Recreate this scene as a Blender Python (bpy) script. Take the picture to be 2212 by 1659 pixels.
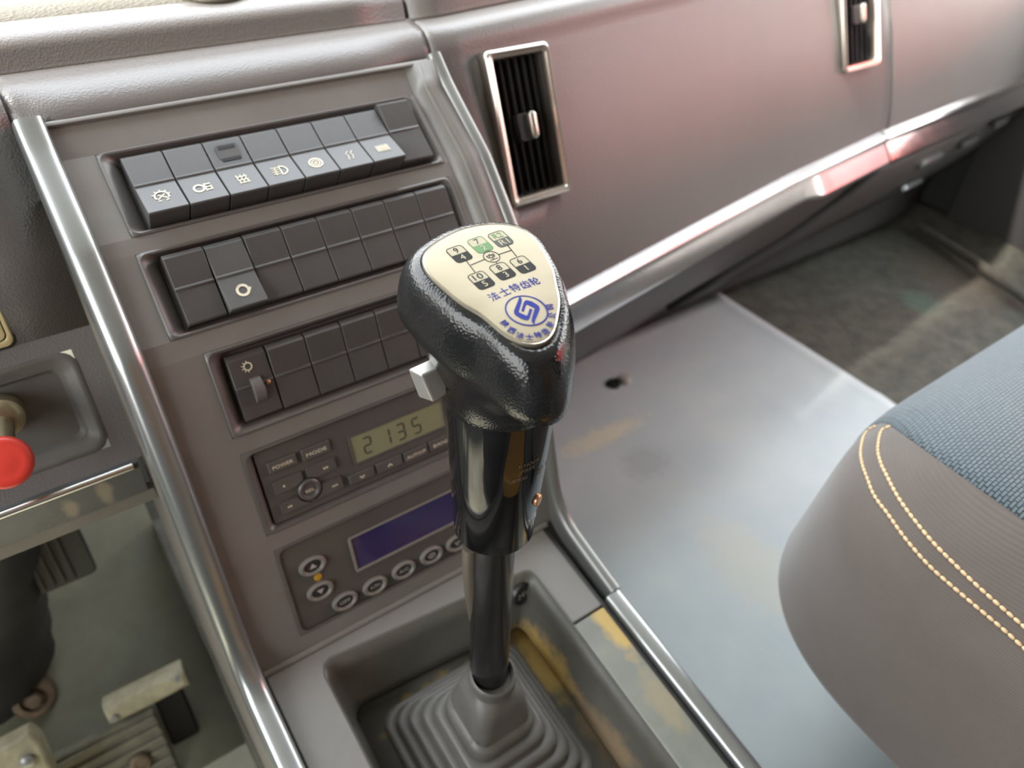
import bpy, bmesh, math, random
import numpy as np
from mathutils import Vector, Matrix
from mathutils.bvhtree import BVHTree
random.seed(7)
S = bpy.context.scene
COL = S.collection
for o in list(bpy.data.objects):
    bpy.data.objects.remove(o)

# ------------------------------------------------------------------ camera
# world: X to the passenger side, Y towards the windscreen, Z up, metres.  The eye point is at (0, 0, 0.85)
FPX = 1660.0
def _n(v):
    v = np.array(v, float); return v / np.linalg.norm(v)
XC = _n((2894.0, -1209.5, FPX))
_c = math.sin(math.radians(40)); _A, _B, _K = XC[0], XC[1], -XC[2] * _c
_aa = 1 + (_B / _A) ** 2; _bb = -2 * _K * _B / _A ** 2; _cc = (_K / _A) ** 2 - (1 - _c * _c)
_b = (-_bb + math.sqrt(_bb * _bb - 4 * _aa * _cc)) / (2 * _aa)
ZC = -np.array(((_K - _B * _b) / _A, _b, _c)); YC = np.cross(ZC, XC)
M3 = np.array([XC, YC, ZC])
EYE = np.array((0, 0, 0.85))
cam = bpy.data.cameras.new('camera'); camo = bpy.data.objects.new('camera', cam); COL.objects.link(camo)
R = M3 @ np.diag((1, -1, -1))
mw = Matrix([list(R[0]) + [EYE[0]], list(R[1]) + [EYE[1]], list(R[2]) + [EYE[2]], [0, 0, 0, 1]])
camo.matrix_world = mw
cam.sensor_fit = 'HORIZONTAL'; cam.sensor_width = 36.0; cam.lens = 36.0 * FPX / 2212.0
cam.clip_start = 0.02; cam.clip_end = 60
cam.dof.use_dof = True; cam.dof.focus_distance = 0.375; cam.dof.aperture_fstop = 7.5
S.camera = camo

# ------------------------------------------------------------------ world, light, exposure
S.view_settings.view_transform = 'Standard'; S.view_settings.look = 'None'
S.view_settings.gamma = 1.0; S.view_settings.use_curve_mapping = False
S.view_settings.exposure = 1.58
W = bpy.data.worlds.new('sky'); S.world = W; W.use_nodes = True
nt = W.node_tree; nt.nodes.clear()
tc = nt.nodes.new('ShaderNodeTexCoord'); sx = nt.nodes.new('ShaderNodeSeparateXYZ')
rm = nt.nodes.new('ShaderNodeValToRGB'); bg = nt.nodes.new('ShaderNodeBackground'); ow = nt.nodes.new('ShaderNodeOutputWorld')
mr = nt.nodes.new('ShaderNodeMapRange'); mr.inputs[1].default_value = -1; mr.inputs[2].default_value = 1
nt.links.new(tc.outputs['Generated'], sx.inputs[0]); nt.links.new(sx.outputs['Z'], mr.inputs[0]); nt.links.new(mr.outputs[0], rm.inputs[0])
nt.links.new(rm.outputs[0], bg.inputs[0]); nt.links.new(bg.outputs[0], ow.inputs[0])
el = rm.color_ramp.elements
el[0].position = 0.0; el[0].color = (0.30, 0.285, 0.26, 1)
el[1].position = 1.0; el[1].color = (0.80, 0.90, 1.0, 1)
e = el.new(0.47); e.color = (0.40, 0.385, 0.35, 1)
e = el.new(0.52); e.color = (0.98, 0.97, 0.92, 1)
e = el.new(0.70); e.color = (0.95, 0.98, 1.0, 1)
bg.inputs[1].default_value = 2.6
sun = bpy.data.lights.new('hazy_sun', 'SUN'); suno = bpy.data.objects.new('hazy_sun', sun); COL.objects.link(suno)
sun.energy = 7.5; sun.angle = math.radians(8); sun.color = (1.0, 0.95, 0.86)
suno.rotation_euler = Vector((-0.56, 0.125, 0.83)).to_track_quat('Z', 'Y').to_euler()
try:
    S.cycles.use_denoising = True
    S.cycles.max_bounces = 8; S.cycles.diffuse_bounces = 4; S.cycles.glossy_bounces = 4
    S.cycles.caustics_reflective = False; S.cycles.caustics_refractive = False
    S.cycles.sample_clamp_indirect = 4.0
except Exception:
    pass

# ------------------------------------------------------------------ geometry helpers
def ray(u, v):
    return M3 @ np.array(((u - 1106) / FPX, (v - 829.5) / FPX, 1.0))
def onplane(u, v, p0, n):
    r = ray(u, v); t = np.dot(np.array(p0, float) - EYE, n) / np.dot(r, n); return EYE + r * t
def onY(u, v, y): return onplane(u, v, (0, y, 0), np.array((0, 1., 0)))
def onZ(u, v, z): return onplane(u, v, (0, 0, z), np.array((0, 0, 1.)))
def onX(u, v, x): return onplane(u, v, (x, 0, 0), np.array((1., 0, 0)))

class Fr:
    """a flat working frame standing in the cab: origin, right, up, outward normal"""
    def __init__(s, o, ex, ey):
        s.o = np.array(o, float); s.ex = _n(ex); n = np.cross(s.ex, np.array(ey, float)); s.n = _n(n); s.ey = np.cross(s.n, s.ex)
    def P(s, a, b, c=0.0): return s.o + a * s.ex + b * s.ey + c * s.n
    def loc(s, u, v, c=0.0):
        d = onplane(u, v, s.o + c * s.n, s.n) - s.o; return float(d @ s.ex), float(d @ s.ey)
    def sub(s, a, b, c=0.0, rot=0.0):
        f = Fr(s.P(a, b, c), s.ex, s.ey)
        if rot:
            ex = s.ex * math.cos(rot) + s.ey * math.sin(rot); f = Fr(s.P(a, b, c), ex, np.cross(s.n, ex))
        return f
WORLD = Fr((0, 0, 0), (1, 0, 0), (0, 1, 0))

class MB:
    def __init__(s): s.v = []; s.f = []
    def add(s, vs, fs):
        k = len(s.v); s.v += [tuple(float(q) for q in p) for p in vs]; s.f += [tuple(i + k for i in f) for f in fs]; return s
    def loft(s, rings, closed=True, cap0=True, cap1=True):
        k = len(s.v); n = len(rings[0])
        for r in rings: s.v += [tuple(float(q) for q in p) for p in r]
        m = n if closed else n - 1
        for i in range(len(rings) - 1):
            for j in range(m):
                a = k + i * n + j; b = k + i * n + (j + 1) % n
                s.f.append((a, b, b + n, a + n))
        if cap0: s.f.append(tuple(k + j for j in range(n))[::-1])
        if cap1: s.f.append(tuple(k + (len(rings) - 1) * n + j for j in range(n)))
        return s
    def box(s, f, a0, a1, b0, b1, c0, c1):
        P = [f.P(a, b, c) for c in (c0, c1) for a, b in ((a0, b0), (a1, b0), (a1, b1), (a0, b1))]
        return s.add(P, [(3, 2, 1, 0), (4, 5, 6, 7), (0, 1, 5, 4), (1, 2, 6, 5), (2, 3, 7, 6), (3, 0, 4, 7)])
    def prism(s, f, poly, c0, c1):
        return s.loft([[f.P(a, b, c0) for a, b in poly], [f.P(a, b, c1) for a, b in poly]])
    def hexa(s, bot, top):
        return s.add(list(bot) + list(top), [(3, 2, 1, 0), (4, 5, 6, 7), (0, 1, 5, 4), (1, 2, 6, 5), (2, 3, 7, 6), (3, 0, 4, 7)])
    def tube(s, pts, r, n=10, cap=True):
        pts = [np.array(p, float) for p in pts]; rings = []
        up = None
        for i, p in enumerate(pts):
            t = _n(pts[min(i + 1, len(pts) - 1)] - pts[max(i - 1, 0)])
            if up is None:
                up = np.array((0, 0, 1.)) if abs(t[2]) < .9 else np.array((1., 0, 0))
            x = _n(np.cross(t, up)); y = np.cross(x, t); up = y
            rr = r[i] if hasattr(r, '__len__') else r
            rings.append([p + rr * (math.cos(a) * x + math.sin(a) * y) for a in np.linspace(0, 2 * math.pi, n, endpoint=False)])
        return s.loft(rings, True, cap, cap)
    def lathe(s, f, prof, n=32, ry=1.0, cap0=True, cap1=True):
        rings = [[f.P(r * math.cos(a), r * ry * math.sin(a), c) for a in np.linspace(0, 2 * math.pi, n, endpoint=False)] for r, c in prof]
        return s.loft(rings, True, cap0, cap1)
    def stroke(s, f, pts, w, c0=0.0, c1=0.00015, closed=False):
        pts = [np.array(p, float) for p in pts]; n = len(pts); L = []; Rr = []
        for i in range(n):
            if closed: a, b = pts[i - 1], pts[(i + 1) % n]
            else: a, b = pts[max(i - 1, 0)], pts[min(i + 1, n - 1)]
            t = b - a; t = t / (np.linalg.norm(t) + 1e-12); q = np.array((-t[1], t[0])) * w / 2
            L.append(pts[i] + q); Rr.append(pts[i] - q)
        rings = [[f.P(*L[i], c0), f.P(*Rr[i], c0), f.P(*Rr[i], c1), f.P(*L[i], c1)] for i in range(n)]
        if closed: rings.append(rings[0])
        return s.loft(rings, True, not closed, not closed)
    def grid(s, rows):
        k = len(s.v); n = len(rows[0])
        for r in rows: s.v += [tuple(float(q) for q in p) for p in r]
        for i in range(len(rows) - 1):
            for j in range(n - 1):
                a = k + i * n + j; s.f.append((a, a + 1, a + n + 1, a + n))
        return s

def rrect(a0, a1, b0, b1, r, n=5):
    out = []
    for cx, cy, s0 in ((a1 - r, b1 - r, 0), (a0 + r, b1 - r, 90), (a0 + r, b0 + r, 180), (a1 - r, b0 + r, 270)):
        for k in range(n + 1):
            t = math.radians(s0 + 90 * k / n); out.append((cx + r * math.cos(t), cy + r * math.sin(t)))
    return out
def circ(cx, cy, r, n=24, ry=None, a0=0, a1=2 * math.pi, end=False):
    ry = r if ry is None else ry
    return [(cx + r * math.cos(t), cy + ry * math.sin(t)) for t in np.linspace(a0, a1, n, endpoint=end)]

def wloc(o):
    v = Vector((0, 0, 0))
    while o is not None: v += o.location; o = o.parent
    return v
def obj(name, mb, m, parent=None, smooth=35, bevel=0.0, seg=2, origin=None, solid=0.0, sub=0):
    me = bpy.data.meshes.new(name)
    V = np.array(mb.v, float)
    c = (V.min(0) + V.max(0)) / 2 if origin is None else np.array(origin, float)
    me.from_pydata([tuple(p) for p in (V - c)], [], mb.f)
    bm = bmesh.new(); bm.from_mesh(me)
    if not getattr(mb, 'keep', False):
        bmesh.ops.recalc_face_normals(bm, faces=bm.faces)
    bm.to_mesh(me); bm.free()
    if smooth:
        me.polygons.foreach_set('use_smooth', [True] * len(me.polygons))
        if smooth < 180: me.set_sharp_from_angle(angle=math.radians(smooth))
    me.materials.append(m)
    o = bpy.data.objects.new(name, me); COL.objects.link(o)
    o.location = Vector(c) - (wloc(parent) if parent else Vector((0, 0, 0)))
    if parent: o.parent = parent
    if solid:
        md = o.modifiers.new('thickness', 'SOLIDIFY'); md.thickness = abs(solid); md.offset = -1 if solid > 0 else 1
    if bevel:
        md = o.modifiers.new('edge', 'BEVEL'); md.width = bevel; md.segments = seg; md.limit_method = 'ANGLE'; md.angle_limit = math.radians(40); md.harden_normals = False
    if sub:
        md = o.modifiers.new('round', 'SUBSURF'); md.levels = sub; md.render_levels = sub
    return o
def thing(name, loc, label, cat, group=None):
    o = bpy.data.objects.new(name, None); COL.objects.link(o); o.location = Vector([float(q) for q in loc]); o.empty_display_size = .02
    return tag(o, label, cat, group)
def tag(o, label, cat, group=None):
    o['label'] = label; o['category'] = cat
    if group: o['group'] = group
    return o
def child(par, q):
    """hang an already placed mesh under a part without moving it"""
    m = Matrix.Identity(4); chain = []
    p = par
    while p is not None: chain.append(p); p = p.parent
    for p in chain[::-1]: m = m @ p.matrix_parent_inverse @ p.matrix_basis if p.parent else m @ p.matrix_basis
    q.parent = par; q.matrix_parent_inverse = m.inverted(); return q
def struct(o): o['kind'] = 'structure'; return o

# ------------------------------------------------------------------ lettering (built-in font), all shaped in one go
_TX = {}
def prepare_text(items):
    tmp = []
    for body, off in items:
        cu = bpy.data.curves.new('t', 'FONT'); cu.body = body; cu.size = 1.0; cu.offset = off; cu.resolution_u = 3
        cu.align_x = 'LEFT'
        ob = bpy.data.objects.new('t', cu); COL.objects.link(ob); tmp.append(((body, off), ob))
    bpy.context.view_layer.update()
    dg = bpy.context.evaluated_depsgraph_get()
    for key, ob in tmp:
        me = bpy.data.meshes.new_from_object(ob.evaluated_get(dg))
        V = np.array([tuple(v.co) for v in me.vertices], float) if len(me.vertices) else np.zeros((0, 3))
        F = [tuple(p.vertices) for p in me.polygons]
        _TX[key] = (V, F); bpy.data.meshes.remove(me)
    for key, ob in tmp:
        cu = ob.data; bpy.data.objects.remove(ob); bpy.data.curves.remove(cu)
def text_mb(mb, body, f, h, w=None, off=0.0, c=0.0002, thick=0.00012, cap=0.70):
    V, F = _TX[(body, off)]
    if not len(V): return mb
    lo, hi = V.min(0), V.max(0); cen = (lo + hi) / 2
    sy = h / (hi[1] - lo[1]); sx = sy if w is None else w / (hi[0] - lo[0])
    top = [f.P((p[0] - cen[0]) * sx, (p[1] - cen[1]) * sy, c + thick) for p in V]
    bot = [f.P((p[0] - cen[0]) * sx, (p[1] - cen[1]) * sy, c) for p in V]
    cnt = {}
    for fc in F:
        for i in range(len(fc)):
            e = (fc[i], fc[(i + 1) % len(fc)]); cnt[e] = cnt.get(e, 0) + 1
    side = [(a, b) for (a, b) in cnt if (b, a) not in cnt]
    n = len(V)
    mb.add(top + bot, list(F) + [tuple(i + n for i in fc)[::-1] for fc in F] + [(b, a, a + n, b + n) for a, b in side])
    return mb
# ------------------------------------------------------------------ materials (all procedural)
def mat(name, col, rough=.5, metal=0.0, spec=.5, bump=None, mottle=None, rmottle=0.0, coat=0.0, crough=.1, sheen=0.0, patches=None, emit=None, coord='Object'):
    """bump = (kind, scale, strength, distance); mottle = (scale, amount, other colour); stains = [(centre xyz world, radius xyz, colour, amount)]"""
    m = bpy.data.materials.new(name); m.use_nodes = True; n = m.node_tree; N = n.nodes; L = n.links
    b = N['Principled BSDF']
    b.inputs['Base Color'].default_value = (*col, 1); b.inputs['Roughness'].default_value = rough
    b.inputs['Metallic'].default_value = metal; b.inputs['Specular IOR Level'].default_value = spec
    b.inputs['Coat Weight'].default_value = coat; b.inputs['Coat Roughness'].default_value = crough
    b.inputs['Sheen Weight'].default_value = sheen
    tcn = N.new('ShaderNodeTexCoord'); geo = N.new('ShaderNodeNewGeometry')
    co = tcn.outputs[coord] if coord != 'World' else geo.outputs['Position']
    cur = None
    if mottle:
        sc, am, c2 = mottle
        no = N.new('ShaderNodeTexNoise'); no.inputs['Scale'].default_value = sc; no.inputs['Detail'].default_value = 6; no.inputs['Roughness'].default_value = .65
        L.new(co, no.inputs['Vector'])
        mrn = N.new('ShaderNodeMapRange'); mrn.inputs[1].default_value = .35; mrn.inputs[2].default_value = .7; mrn.inputs[4].default_value = am
        L.new(no.outputs['Fac'], mrn.inputs[0])
        mx = N.new('ShaderNodeMix'); mx.data_type = 'RGBA'; mx.inputs['A'].default_value = (*col, 1); mx.inputs['B'].default_value = (*c2, 1)
        L.new(mrn.outputs[0], mx.inputs['Factor']); cur = mx.outputs['Result']
        if rmottle:
            m2 = N.new('ShaderNodeMapRange'); m2.inputs[1].default_value = .3; m2.inputs[2].default_value = .7
            m2.inputs[3].default_value = max(.03, rough - rmottle); m2.inputs[4].default_value = rough + rmottle
            L.new(no.outputs['Fac'], m2.inputs[0]); L.new(m2.outputs[0], b.inputs['Roughness'])
    for st in (patches or []):
        cen, rad, scol, am = st
        sb = N.new('ShaderNodeVectorMath'); sb.operation = 'SUBTRACT'; sb.inputs[1].default_value = cen; L.new(geo.outputs['Position'], sb.inputs[0])
        dv = N.new('ShaderNodeVectorMath'); dv.operation = 'DIVIDE'; dv.inputs[1].default_value = rad; L.new(sb.outputs[0], dv.inputs[0])
        ln = N.new('ShaderNodeVectorMath'); ln.operation = 'LENGTH'; L.new(dv.outputs[0], ln.inputs[0])
        nz = N.new('ShaderNodeTexNoise'); nz.inputs['Scale'].default_value = 90; nz.inputs['Detail'].default_value = 5; L.new(geo.outputs['Position'], nz.inputs['Vector'])
        ad = N.new('ShaderNodeMath'); ad.operation = 'MULTIPLY_ADD'; ad.inputs[1].default_value = 1.3; L.new(nz.outputs['Fac'], ad.inputs[0]); L.new(ln.outputs['Value'], ad.inputs[2])
        mp = N.new('ShaderNodeMapRange'); mp.inputs[1].default_value = 1.75; mp.inputs[2].default_value = 1.15; mp.inputs[3].default_value = 0; mp.inputs[4].default_value = am
        L.new(ad.outputs[0], mp.inputs[0])
        mx = N.new('ShaderNodeMix'); mx.data_type = 'RGBA'
        if cur is None: mx.inputs['A'].default_value = (*col, 1)
        else: L.new(cur, mx.inputs['A'])
        mx.inputs['B'].default_value = (*scol, 1); L.new(mp.outputs[0], mx.inputs['Factor']); cur = mx.outputs['Result']
    if cur is not None: L.new(cur, b.inputs['Base Color'])
    if bump:
        kind, sc, stn, dist = bump
        if kind == 'voronoi':
            t = N.new('ShaderNodeTexVoronoi'); t.feature = 'F1'; t.inputs['Scale'].default_value = sc; out = t.outputs['Distance']
        elif kind == 'noise':
            t = N.new('ShaderNodeTexNoise'); t.inputs['Scale'].default_value = sc; t.inputs['Detail'].default_value = 4; out = t.outputs['Fac']
        else:
            t = N.new('ShaderNodeTexWave'); t.inputs['Scale'].default_value = sc; t.bands_direction = kind[-1].upper(); t.inputs['Distortion'].default_value = .4; out = t.outputs['Fac']
        L.new(co, t.inputs['Vector'])
        bp = N.new('ShaderNodeBump'); bp.inputs['Strength'].default_value = stn; bp.inputs['Distance'].default_value = dist
        L.new(out, bp.inputs['Height']); L.new(bp.outputs[0], b.inputs['Normal'])
    if emit:
        b.inputs['Emission Color'].default_value = (*emit[0], 1); b.inputs['Emission Strength'].default_value = emit[1]
    return m

GOLD = (.50, .33, .09)  # yellow-gold tone of the patches on tray rail and well
MT = {}
MT['dash'] = mat('dash_leather_grain', (.150, .138, .131), .31, bump=('voronoi', 750, .30, .0006), mottle=(9, .5, (.175, .163, .152)))
MT['dash_top'] = mat('dash_top_grain', (.20, .19, .16), .6, bump=('voronoi', 420, .5, .001), mottle=(30, .7, (.25, .235, .20)))
MT['console'] = mat('console_plastic', (.16, .147, .132), .38, bump=('noise', 1800, .12, .0004), mottle=(14, .7, (.20, .186, .168)), rmottle=.08)
MT['console_side'] = mat('console_side_plastic', (.13, .115, .10), .5, mottle=(20, .6, (.18, .16, .135)))
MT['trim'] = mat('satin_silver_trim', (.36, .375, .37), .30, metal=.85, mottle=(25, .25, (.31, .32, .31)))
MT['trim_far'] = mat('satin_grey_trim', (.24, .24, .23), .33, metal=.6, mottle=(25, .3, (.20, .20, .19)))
MT['bezel'] = mat('bezel_plastic', (.10, .09, .083), .33, mottle=(25, .5, (.13, .12, .11)))
MT['rocker'] = mat('rocker_plastic', (.068, .066, .064), .42, bump=('noise', 2500, .1, .0003), mottle=(60, .5, (.09, .087, .084)))
MT['rocker_dark'] = mat('rocker_dark_plastic', (.055, .05, .047), .4, bump=('noise', 2500, .1, .0003), mottle=(60, .5, (.075, .07, .066)))
MT['symbol'] = mat('cream_print', (.62, .56, .42), .5)
MT['radio'] = mat('radio_plastic', (.078, .07, .064), .35, mottle=(50, .5, (.10, .09, .083)))
MT['lcd'] = mat('green_grey_display', (.21, .205, .115), .18, mottle=(30, .25, (.24, .23, .14)))
MT['seg'] = mat('display_segments', (.06, .058, .035), .4)
MT['screen'] = mat('blue_display', (.030, .027, .10), .12, mottle=(9, .8, (.06, .035, .075)))
MT['ring'] = mat('button_ring_plastic', (.19, .172, .15), .38)
MT['dark'] = mat('dark_plastic', (.032, .03, .03), .4)
MT['black'] = mat('deep_black', (.012, .012, .013), .45)
MT['legend'] = mat('grey_legend', (.40, .375, .33), .5)
MT['amber'] = mat('amber_lens', (.42, .24, .03), .3)
MT['chrome'] = mat('chromed_trim', (.72, .70, .68), .14, metal=1.0, mottle=(25, .3, (.62, .61, .61)), rmottle=.04)
MT['chrome_dull'] = mat('dusty_chromed_trim', (.50, .48, .48), .24, metal=.9, mottle=(14, .5, (.40, .385, .38)), rmottle=.06)
MT['vent_frame'] = mat('satin_vent_frame', (.60, .545, .48), .22, metal=.95)
MT['vent_slat'] = mat('vent_slat_plastic', (.014, .0135, .014), .45, spec=.25)
MT['lower'] = mat('lower_panel_plastic', (.055, .049, .048), .5, bump=('noise', 900, .15, .0006), mottle=(12, .6, (.075, .068, .064)))
MT['knob'] = mat('pebbled_black_leather', (.010, .0105, .011), .15, spec=.5, bump=('voronoi', 850, .30, .0004))
MT['gloss'] = mat('gloss_black_sleeve', (.006, .006, .007), .05, spec=.5, bump=('noise', 60, .02, .002), mottle=(45, .3, (.014, .014, .014)), rmottle=.03)
MT['shaft'] = mat('black_shaft', (.016, .015, .015), .16, spec=.6, mottle=(60, .4, (.03, .028, .027)))
MT['hose'] = mat('nylon_hose', (.10, .085, .065), .3)
MT['plate'] = mat('cream_metal_plate', (.34, .295, .20), .42, metal=.2, spec=.25, mottle=(160, .3, (.38, .335, .24)))
MT['plate_rim'] = mat('plate_rim', (.48, .44, .36), .28, metal=.8)
MT['ink'] = mat('black_ink', (.020, .020, .018), .6, spec=.12)
MT['paper'] = mat('cream_print_ground', (.40, .365, .26), .55, spec=.15)
MT['blue'] = mat('blue_ink', (.016, .026, .20), .6, spec=.12)
MT['silver'] = mat('silver_lever', (.30, .295, .28), .38, metal=.5)
MT['copper'] = mat('copper_screw', (.55, .30, .17), .35, metal=.8)
MT['rubber'] = mat('grey_rubber', (.095, .089, .080), .42, mottle=(30, .7, (.14, .13, .114)), rmottle=.08)
MT['tray'] = mat('tray_plastic', (.085, .082, .07), .45, mottle=(22, .8, (.13, .12, .095)), coord='World')
MT['floor'] = mat('cab_floor', (.42, .41, .31), .6, mottle=(6, .9, (.22, .205, .15)), coord='World')
MT['mat'] = mat('grey_vinyl', (.45, .495, .505), .7, spec=.2, mottle=(7, .8, (.55, .58, .555)), bump=('noise', 60, .2, .003), coord='World',
    patches=[((.545, .505, .156), (.075, .018, .03), (.72, .65, .46), .7), ((.56, .44, .156), (.04, .03, .03), (.36, .37, .37), .5),
            ((.72, .22, .156), (.09, .05, .03), (.72, .69, .60), .5), ((.55, .25, .156), (.05, .09, .03), (.60, .54, .42), .4)])
MT['carpet'] = mat('brown_grey_carpet', (.085, .083, .07), .95, mottle=(38, .85, (.15, .142, .115)), bump=('noise', 260, .9, .006), coord='World', spec=.2,
    patches=[((1.22, .47, .15), (.035, .035, .03), (.12, .17, .13), .7), ((1.36, .48, .15), (.10, .12, .05), (.11, .085, .065), .7)])  # green patch is a lens flare painted into the carpet colour
MT['seatcloth'] = mat('brown_seat_cloth', (.098, .080, .068), .85, spec=.25, sheen=.35, bump=('wave_z', 190, .3, .0006), mottle=(14, .6, (.125, .105, .093)))
MT['thread'] = mat('tan_thread', (.62, .44, .25), .6)
MT['red'] = mat('red_knob_plastic', (.62, .045, .03), .35)
MT['brass'] = mat('aged_brass', (.30, .24, .14), .35, metal=.7, mottle=(90, .7, (.16, .13, .09)))
MT['goldframe'] = mat('cream_gold_frame', (.66, .55, .30), .3, metal=.3)
MT['pedal'] = mat('dusty_pedal_rubber', (.16, .15, .115), .7, mottle=(35, .9, (.28, .26, .19)), coord='World')
MT['pedal_dark'] = mat('dark_pedal_rubber', (.045, .042, .038), .6)
MT['bracket'] = mat('worn_cream_metal', (.42, .38, .26), .55, mottle=(50, .9, (.24, .21, .14)), coord='World')
MT['rust'] = mat('rusty_steel', (.27, .20, .14), .5, metal=.5, mottle=(120, .8, (.14, .10, .07)))
MT['cab'] = mat('cab_lining', (.34, .33, .30), .8)
MT['cab_dark'] = mat('cab_lining_dark', (.05, .047, .047), .7)
MT['tan'] = mat('tan_block', (.62, .30, .04), .5, mottle=(20, .5, (.42, .22, .07)))
MT['curtain'] = mat('tan_curtain', (.42, .19, .045), .8)
MT['redpaint'] = mat('red_paint', (.80, .035, .025), .5)
MT['greyblock'] = mat('grey_block', (.14, .135, .13), .8)
MT['concrete'] = mat('yard_concrete', (.38, .36, .33), .8)

def weave_mat():
    m = bpy.data.materials.new('blue_grey_weave'); m.use_nodes = True; n = m.node_tree; N = n.nodes; L = n.links
    b = N['Principled BSDF']; b.inputs['Roughness'].default_value = .75; b.inputs['Specular IOR Level'].default_value = .3; b.inputs['Sheen Weight'].default_value = .3
    t = N.new('ShaderNodeTexCoord')
    br = N.new('ShaderNodeTexBrick'); br.offset = .5; br.inputs['Scale'].default_value = 165
    br.inputs['Brick Width'].default_value = .75; br.inputs['Row Height'].default_value = .42; br.inputs['Mortar Size'].default_value = .09; br.inputs['Mortar Smooth'].default_value = .7
    br.inputs['Color1'].default_value = (.095, .125, .142, 1); br.inputs['Color2'].default_value = (.115, .148, .163, 1); br.inputs['Mortar'].default_value = (.022, .03, .037, 1)
    L.new(t.outputs['Object'], br.inputs['Vector']); L.new(br.outputs['Color'], b.inputs['Base Color'])
    bp = N.new('ShaderNodeBump'); bp.inputs['Strength'].default_value = .7; bp.inputs['Distance'].default_value = .0009; bp.invert = True
    L.new(br.outputs['Fac'], bp.inputs['Height']); L.new(bp.outputs[0], b.inputs['Normal'])
    return m
MT['weave'] = weave_mat()

prepare_text([(t, .006) for t in '法士特齿轮空陕西公司'] + [(t, 0.0) for t in
    ('1', '2', '3', '4', '5', '6', '7', '8', '9', '10', 'R1', 'R2', 'POWER', 'MODE', 'SEL', 'AUTO/P', 'BAND', 'OFF', 'AUTO', 'A/C',
     'K NOU R', 'IOUSSI', 'AOKXU', 'FIRST', 'ITTON', 'AST', 'AU', 'AC', '24V')])
# ------------------------------------------------------------------ the cab (setting)
ZT = 0.15           # raised passenger floor
f = MB(); f.box(WORLD, -.95, .022, -1.3, 1.06, -.02, 0.0); struct(obj('floor', f, MT['floor'], smooth=0))
fl2 = MB(); fl2.box(WORLD, .022, 1.52, -1.3, 1.06, -.02, ZT); fp = obj('floor_step', fl2, MT['carpet'], smooth=0); struct(fp); fp.name = 'floor.001'
t = MB(); tp = [(.46, .0005), (.52, .006), (.57, .030), (.62, .075), (.70, .18), (.82, .36)]
t.grid([[(x, y, z) for x in (-.95, .0215)] for y, z in tp]); t.keep = True
struct(obj('wall_toe', t, MT['floor'], smooth=180, solid=.003))
w = MB(); w.box(WORLD, -.95, 1.52, 1.06, 1.10, -.02, .80); struct(obj('wall_front', w, MT['cab_dark'], smooth=0))
w = MB(); w.box(WORLD, -.95, 1.52, -1.34, -1.3, -.02, 1.62); struct(obj('wall_back', w, MT['cab'], smooth=0))
w = MB(); w.box(WORLD, -.98, 1.55, -1.34, .72, 1.60, 1.64); struct(obj('ceiling', w, MT['cab'], smooth=0))
# driver door shut with its window; the passenger door stands open, so only pillars, header, sill and kick panel are left of that wall
for nm_, xa_, xb_, parts_ in (('wall_left', -.98, -.95, ((-1.3, -.50, -.02, 1.60), (-.50, .62, 1.42, 1.60), (-.50, .84, -.02, .60), (.62, .72, .60, 1.60))),
                              ('wall_right', 1.52, 1.55, ((-1.3, -.50, -.02, 1.60), (-.50, .62, 1.42, 1.60), (.38, .84, -.02, .40), (.62, .72, .40, 1.60), (-.50, .38, -.02, .13)))):
    w = MB()
    for a_ in parts_: w.box(WORLD, xa_, xb_, *a_)
    struct(obj(nm_, w, MT['cab_dark'], smooth=0))
# light portals in the three real window openings (guide sampling of the sky only)
def portal(name, loc, rot, sx_, sy_):
    L_ = bpy.data.lights.new(name, 'AREA'); L_.shape = 'RECTANGLE'; L_.size = sx_; L_.size_y = sy_; L_.cycles.is_portal = True
    o = bpy.data.objects.new(name, L_); COL.objects.link(o); o.location = loc; o.rotation_euler = rot; return o
portal('portal_windscreen', (.28, .90, 1.16), (math.radians(-75), 0, 0), 2.44, .98)
portal('portal_right', (1.535, -.0, .76), (0, math.radians(90), 0), 1.30, 1.25)
portal('portal_left', (-.965, .06, 1.01), (0, math.radians(-90), 0), .82, 1.12)
# unseen curtain and outside blocks, added for what dash and sleeve reflect
cu = MB(); rows = []
for z in (.35, 1.45):
    rows.append([(-.10 + .62 * k / 60, -1.22 + .025 * math.sin(k * 1.3), z) for k in range(61)])
cu.grid(rows); cuo = obj('added_curtain', cu, MT['curtain'], solid=.004); cuo.name = 'added_curtain_behind'; struct(cuo)  # unseen curtain, added for a tan reflection in the lever sleeve
rl = MB(); rl.box(WORLD, 2.9, 3.4, -1.10, -.42, .90, 1.95); rlo = obj('added_outside_block', rl, MT['redpaint'], smooth=0); struct(rlo)  # unseen red box, added for the red glow on the dash
gw = MB(); gw.box(WORLD, 5.0, 5.3, -9.0, .45, -1.2, 1.80); gwo = obj('added_outside_block', gw, MT['greyblock'], smooth=0); struct(gwo)  # unseen grey box, added to keep bright sky out of dash reflections
gd = MB(); gd.box(WORLD, -9, 9, -9, 12, -1.3, -1.2); gdo = obj('ground', gd, MT['concrete'], smooth=0); struct(gdo)

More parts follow.
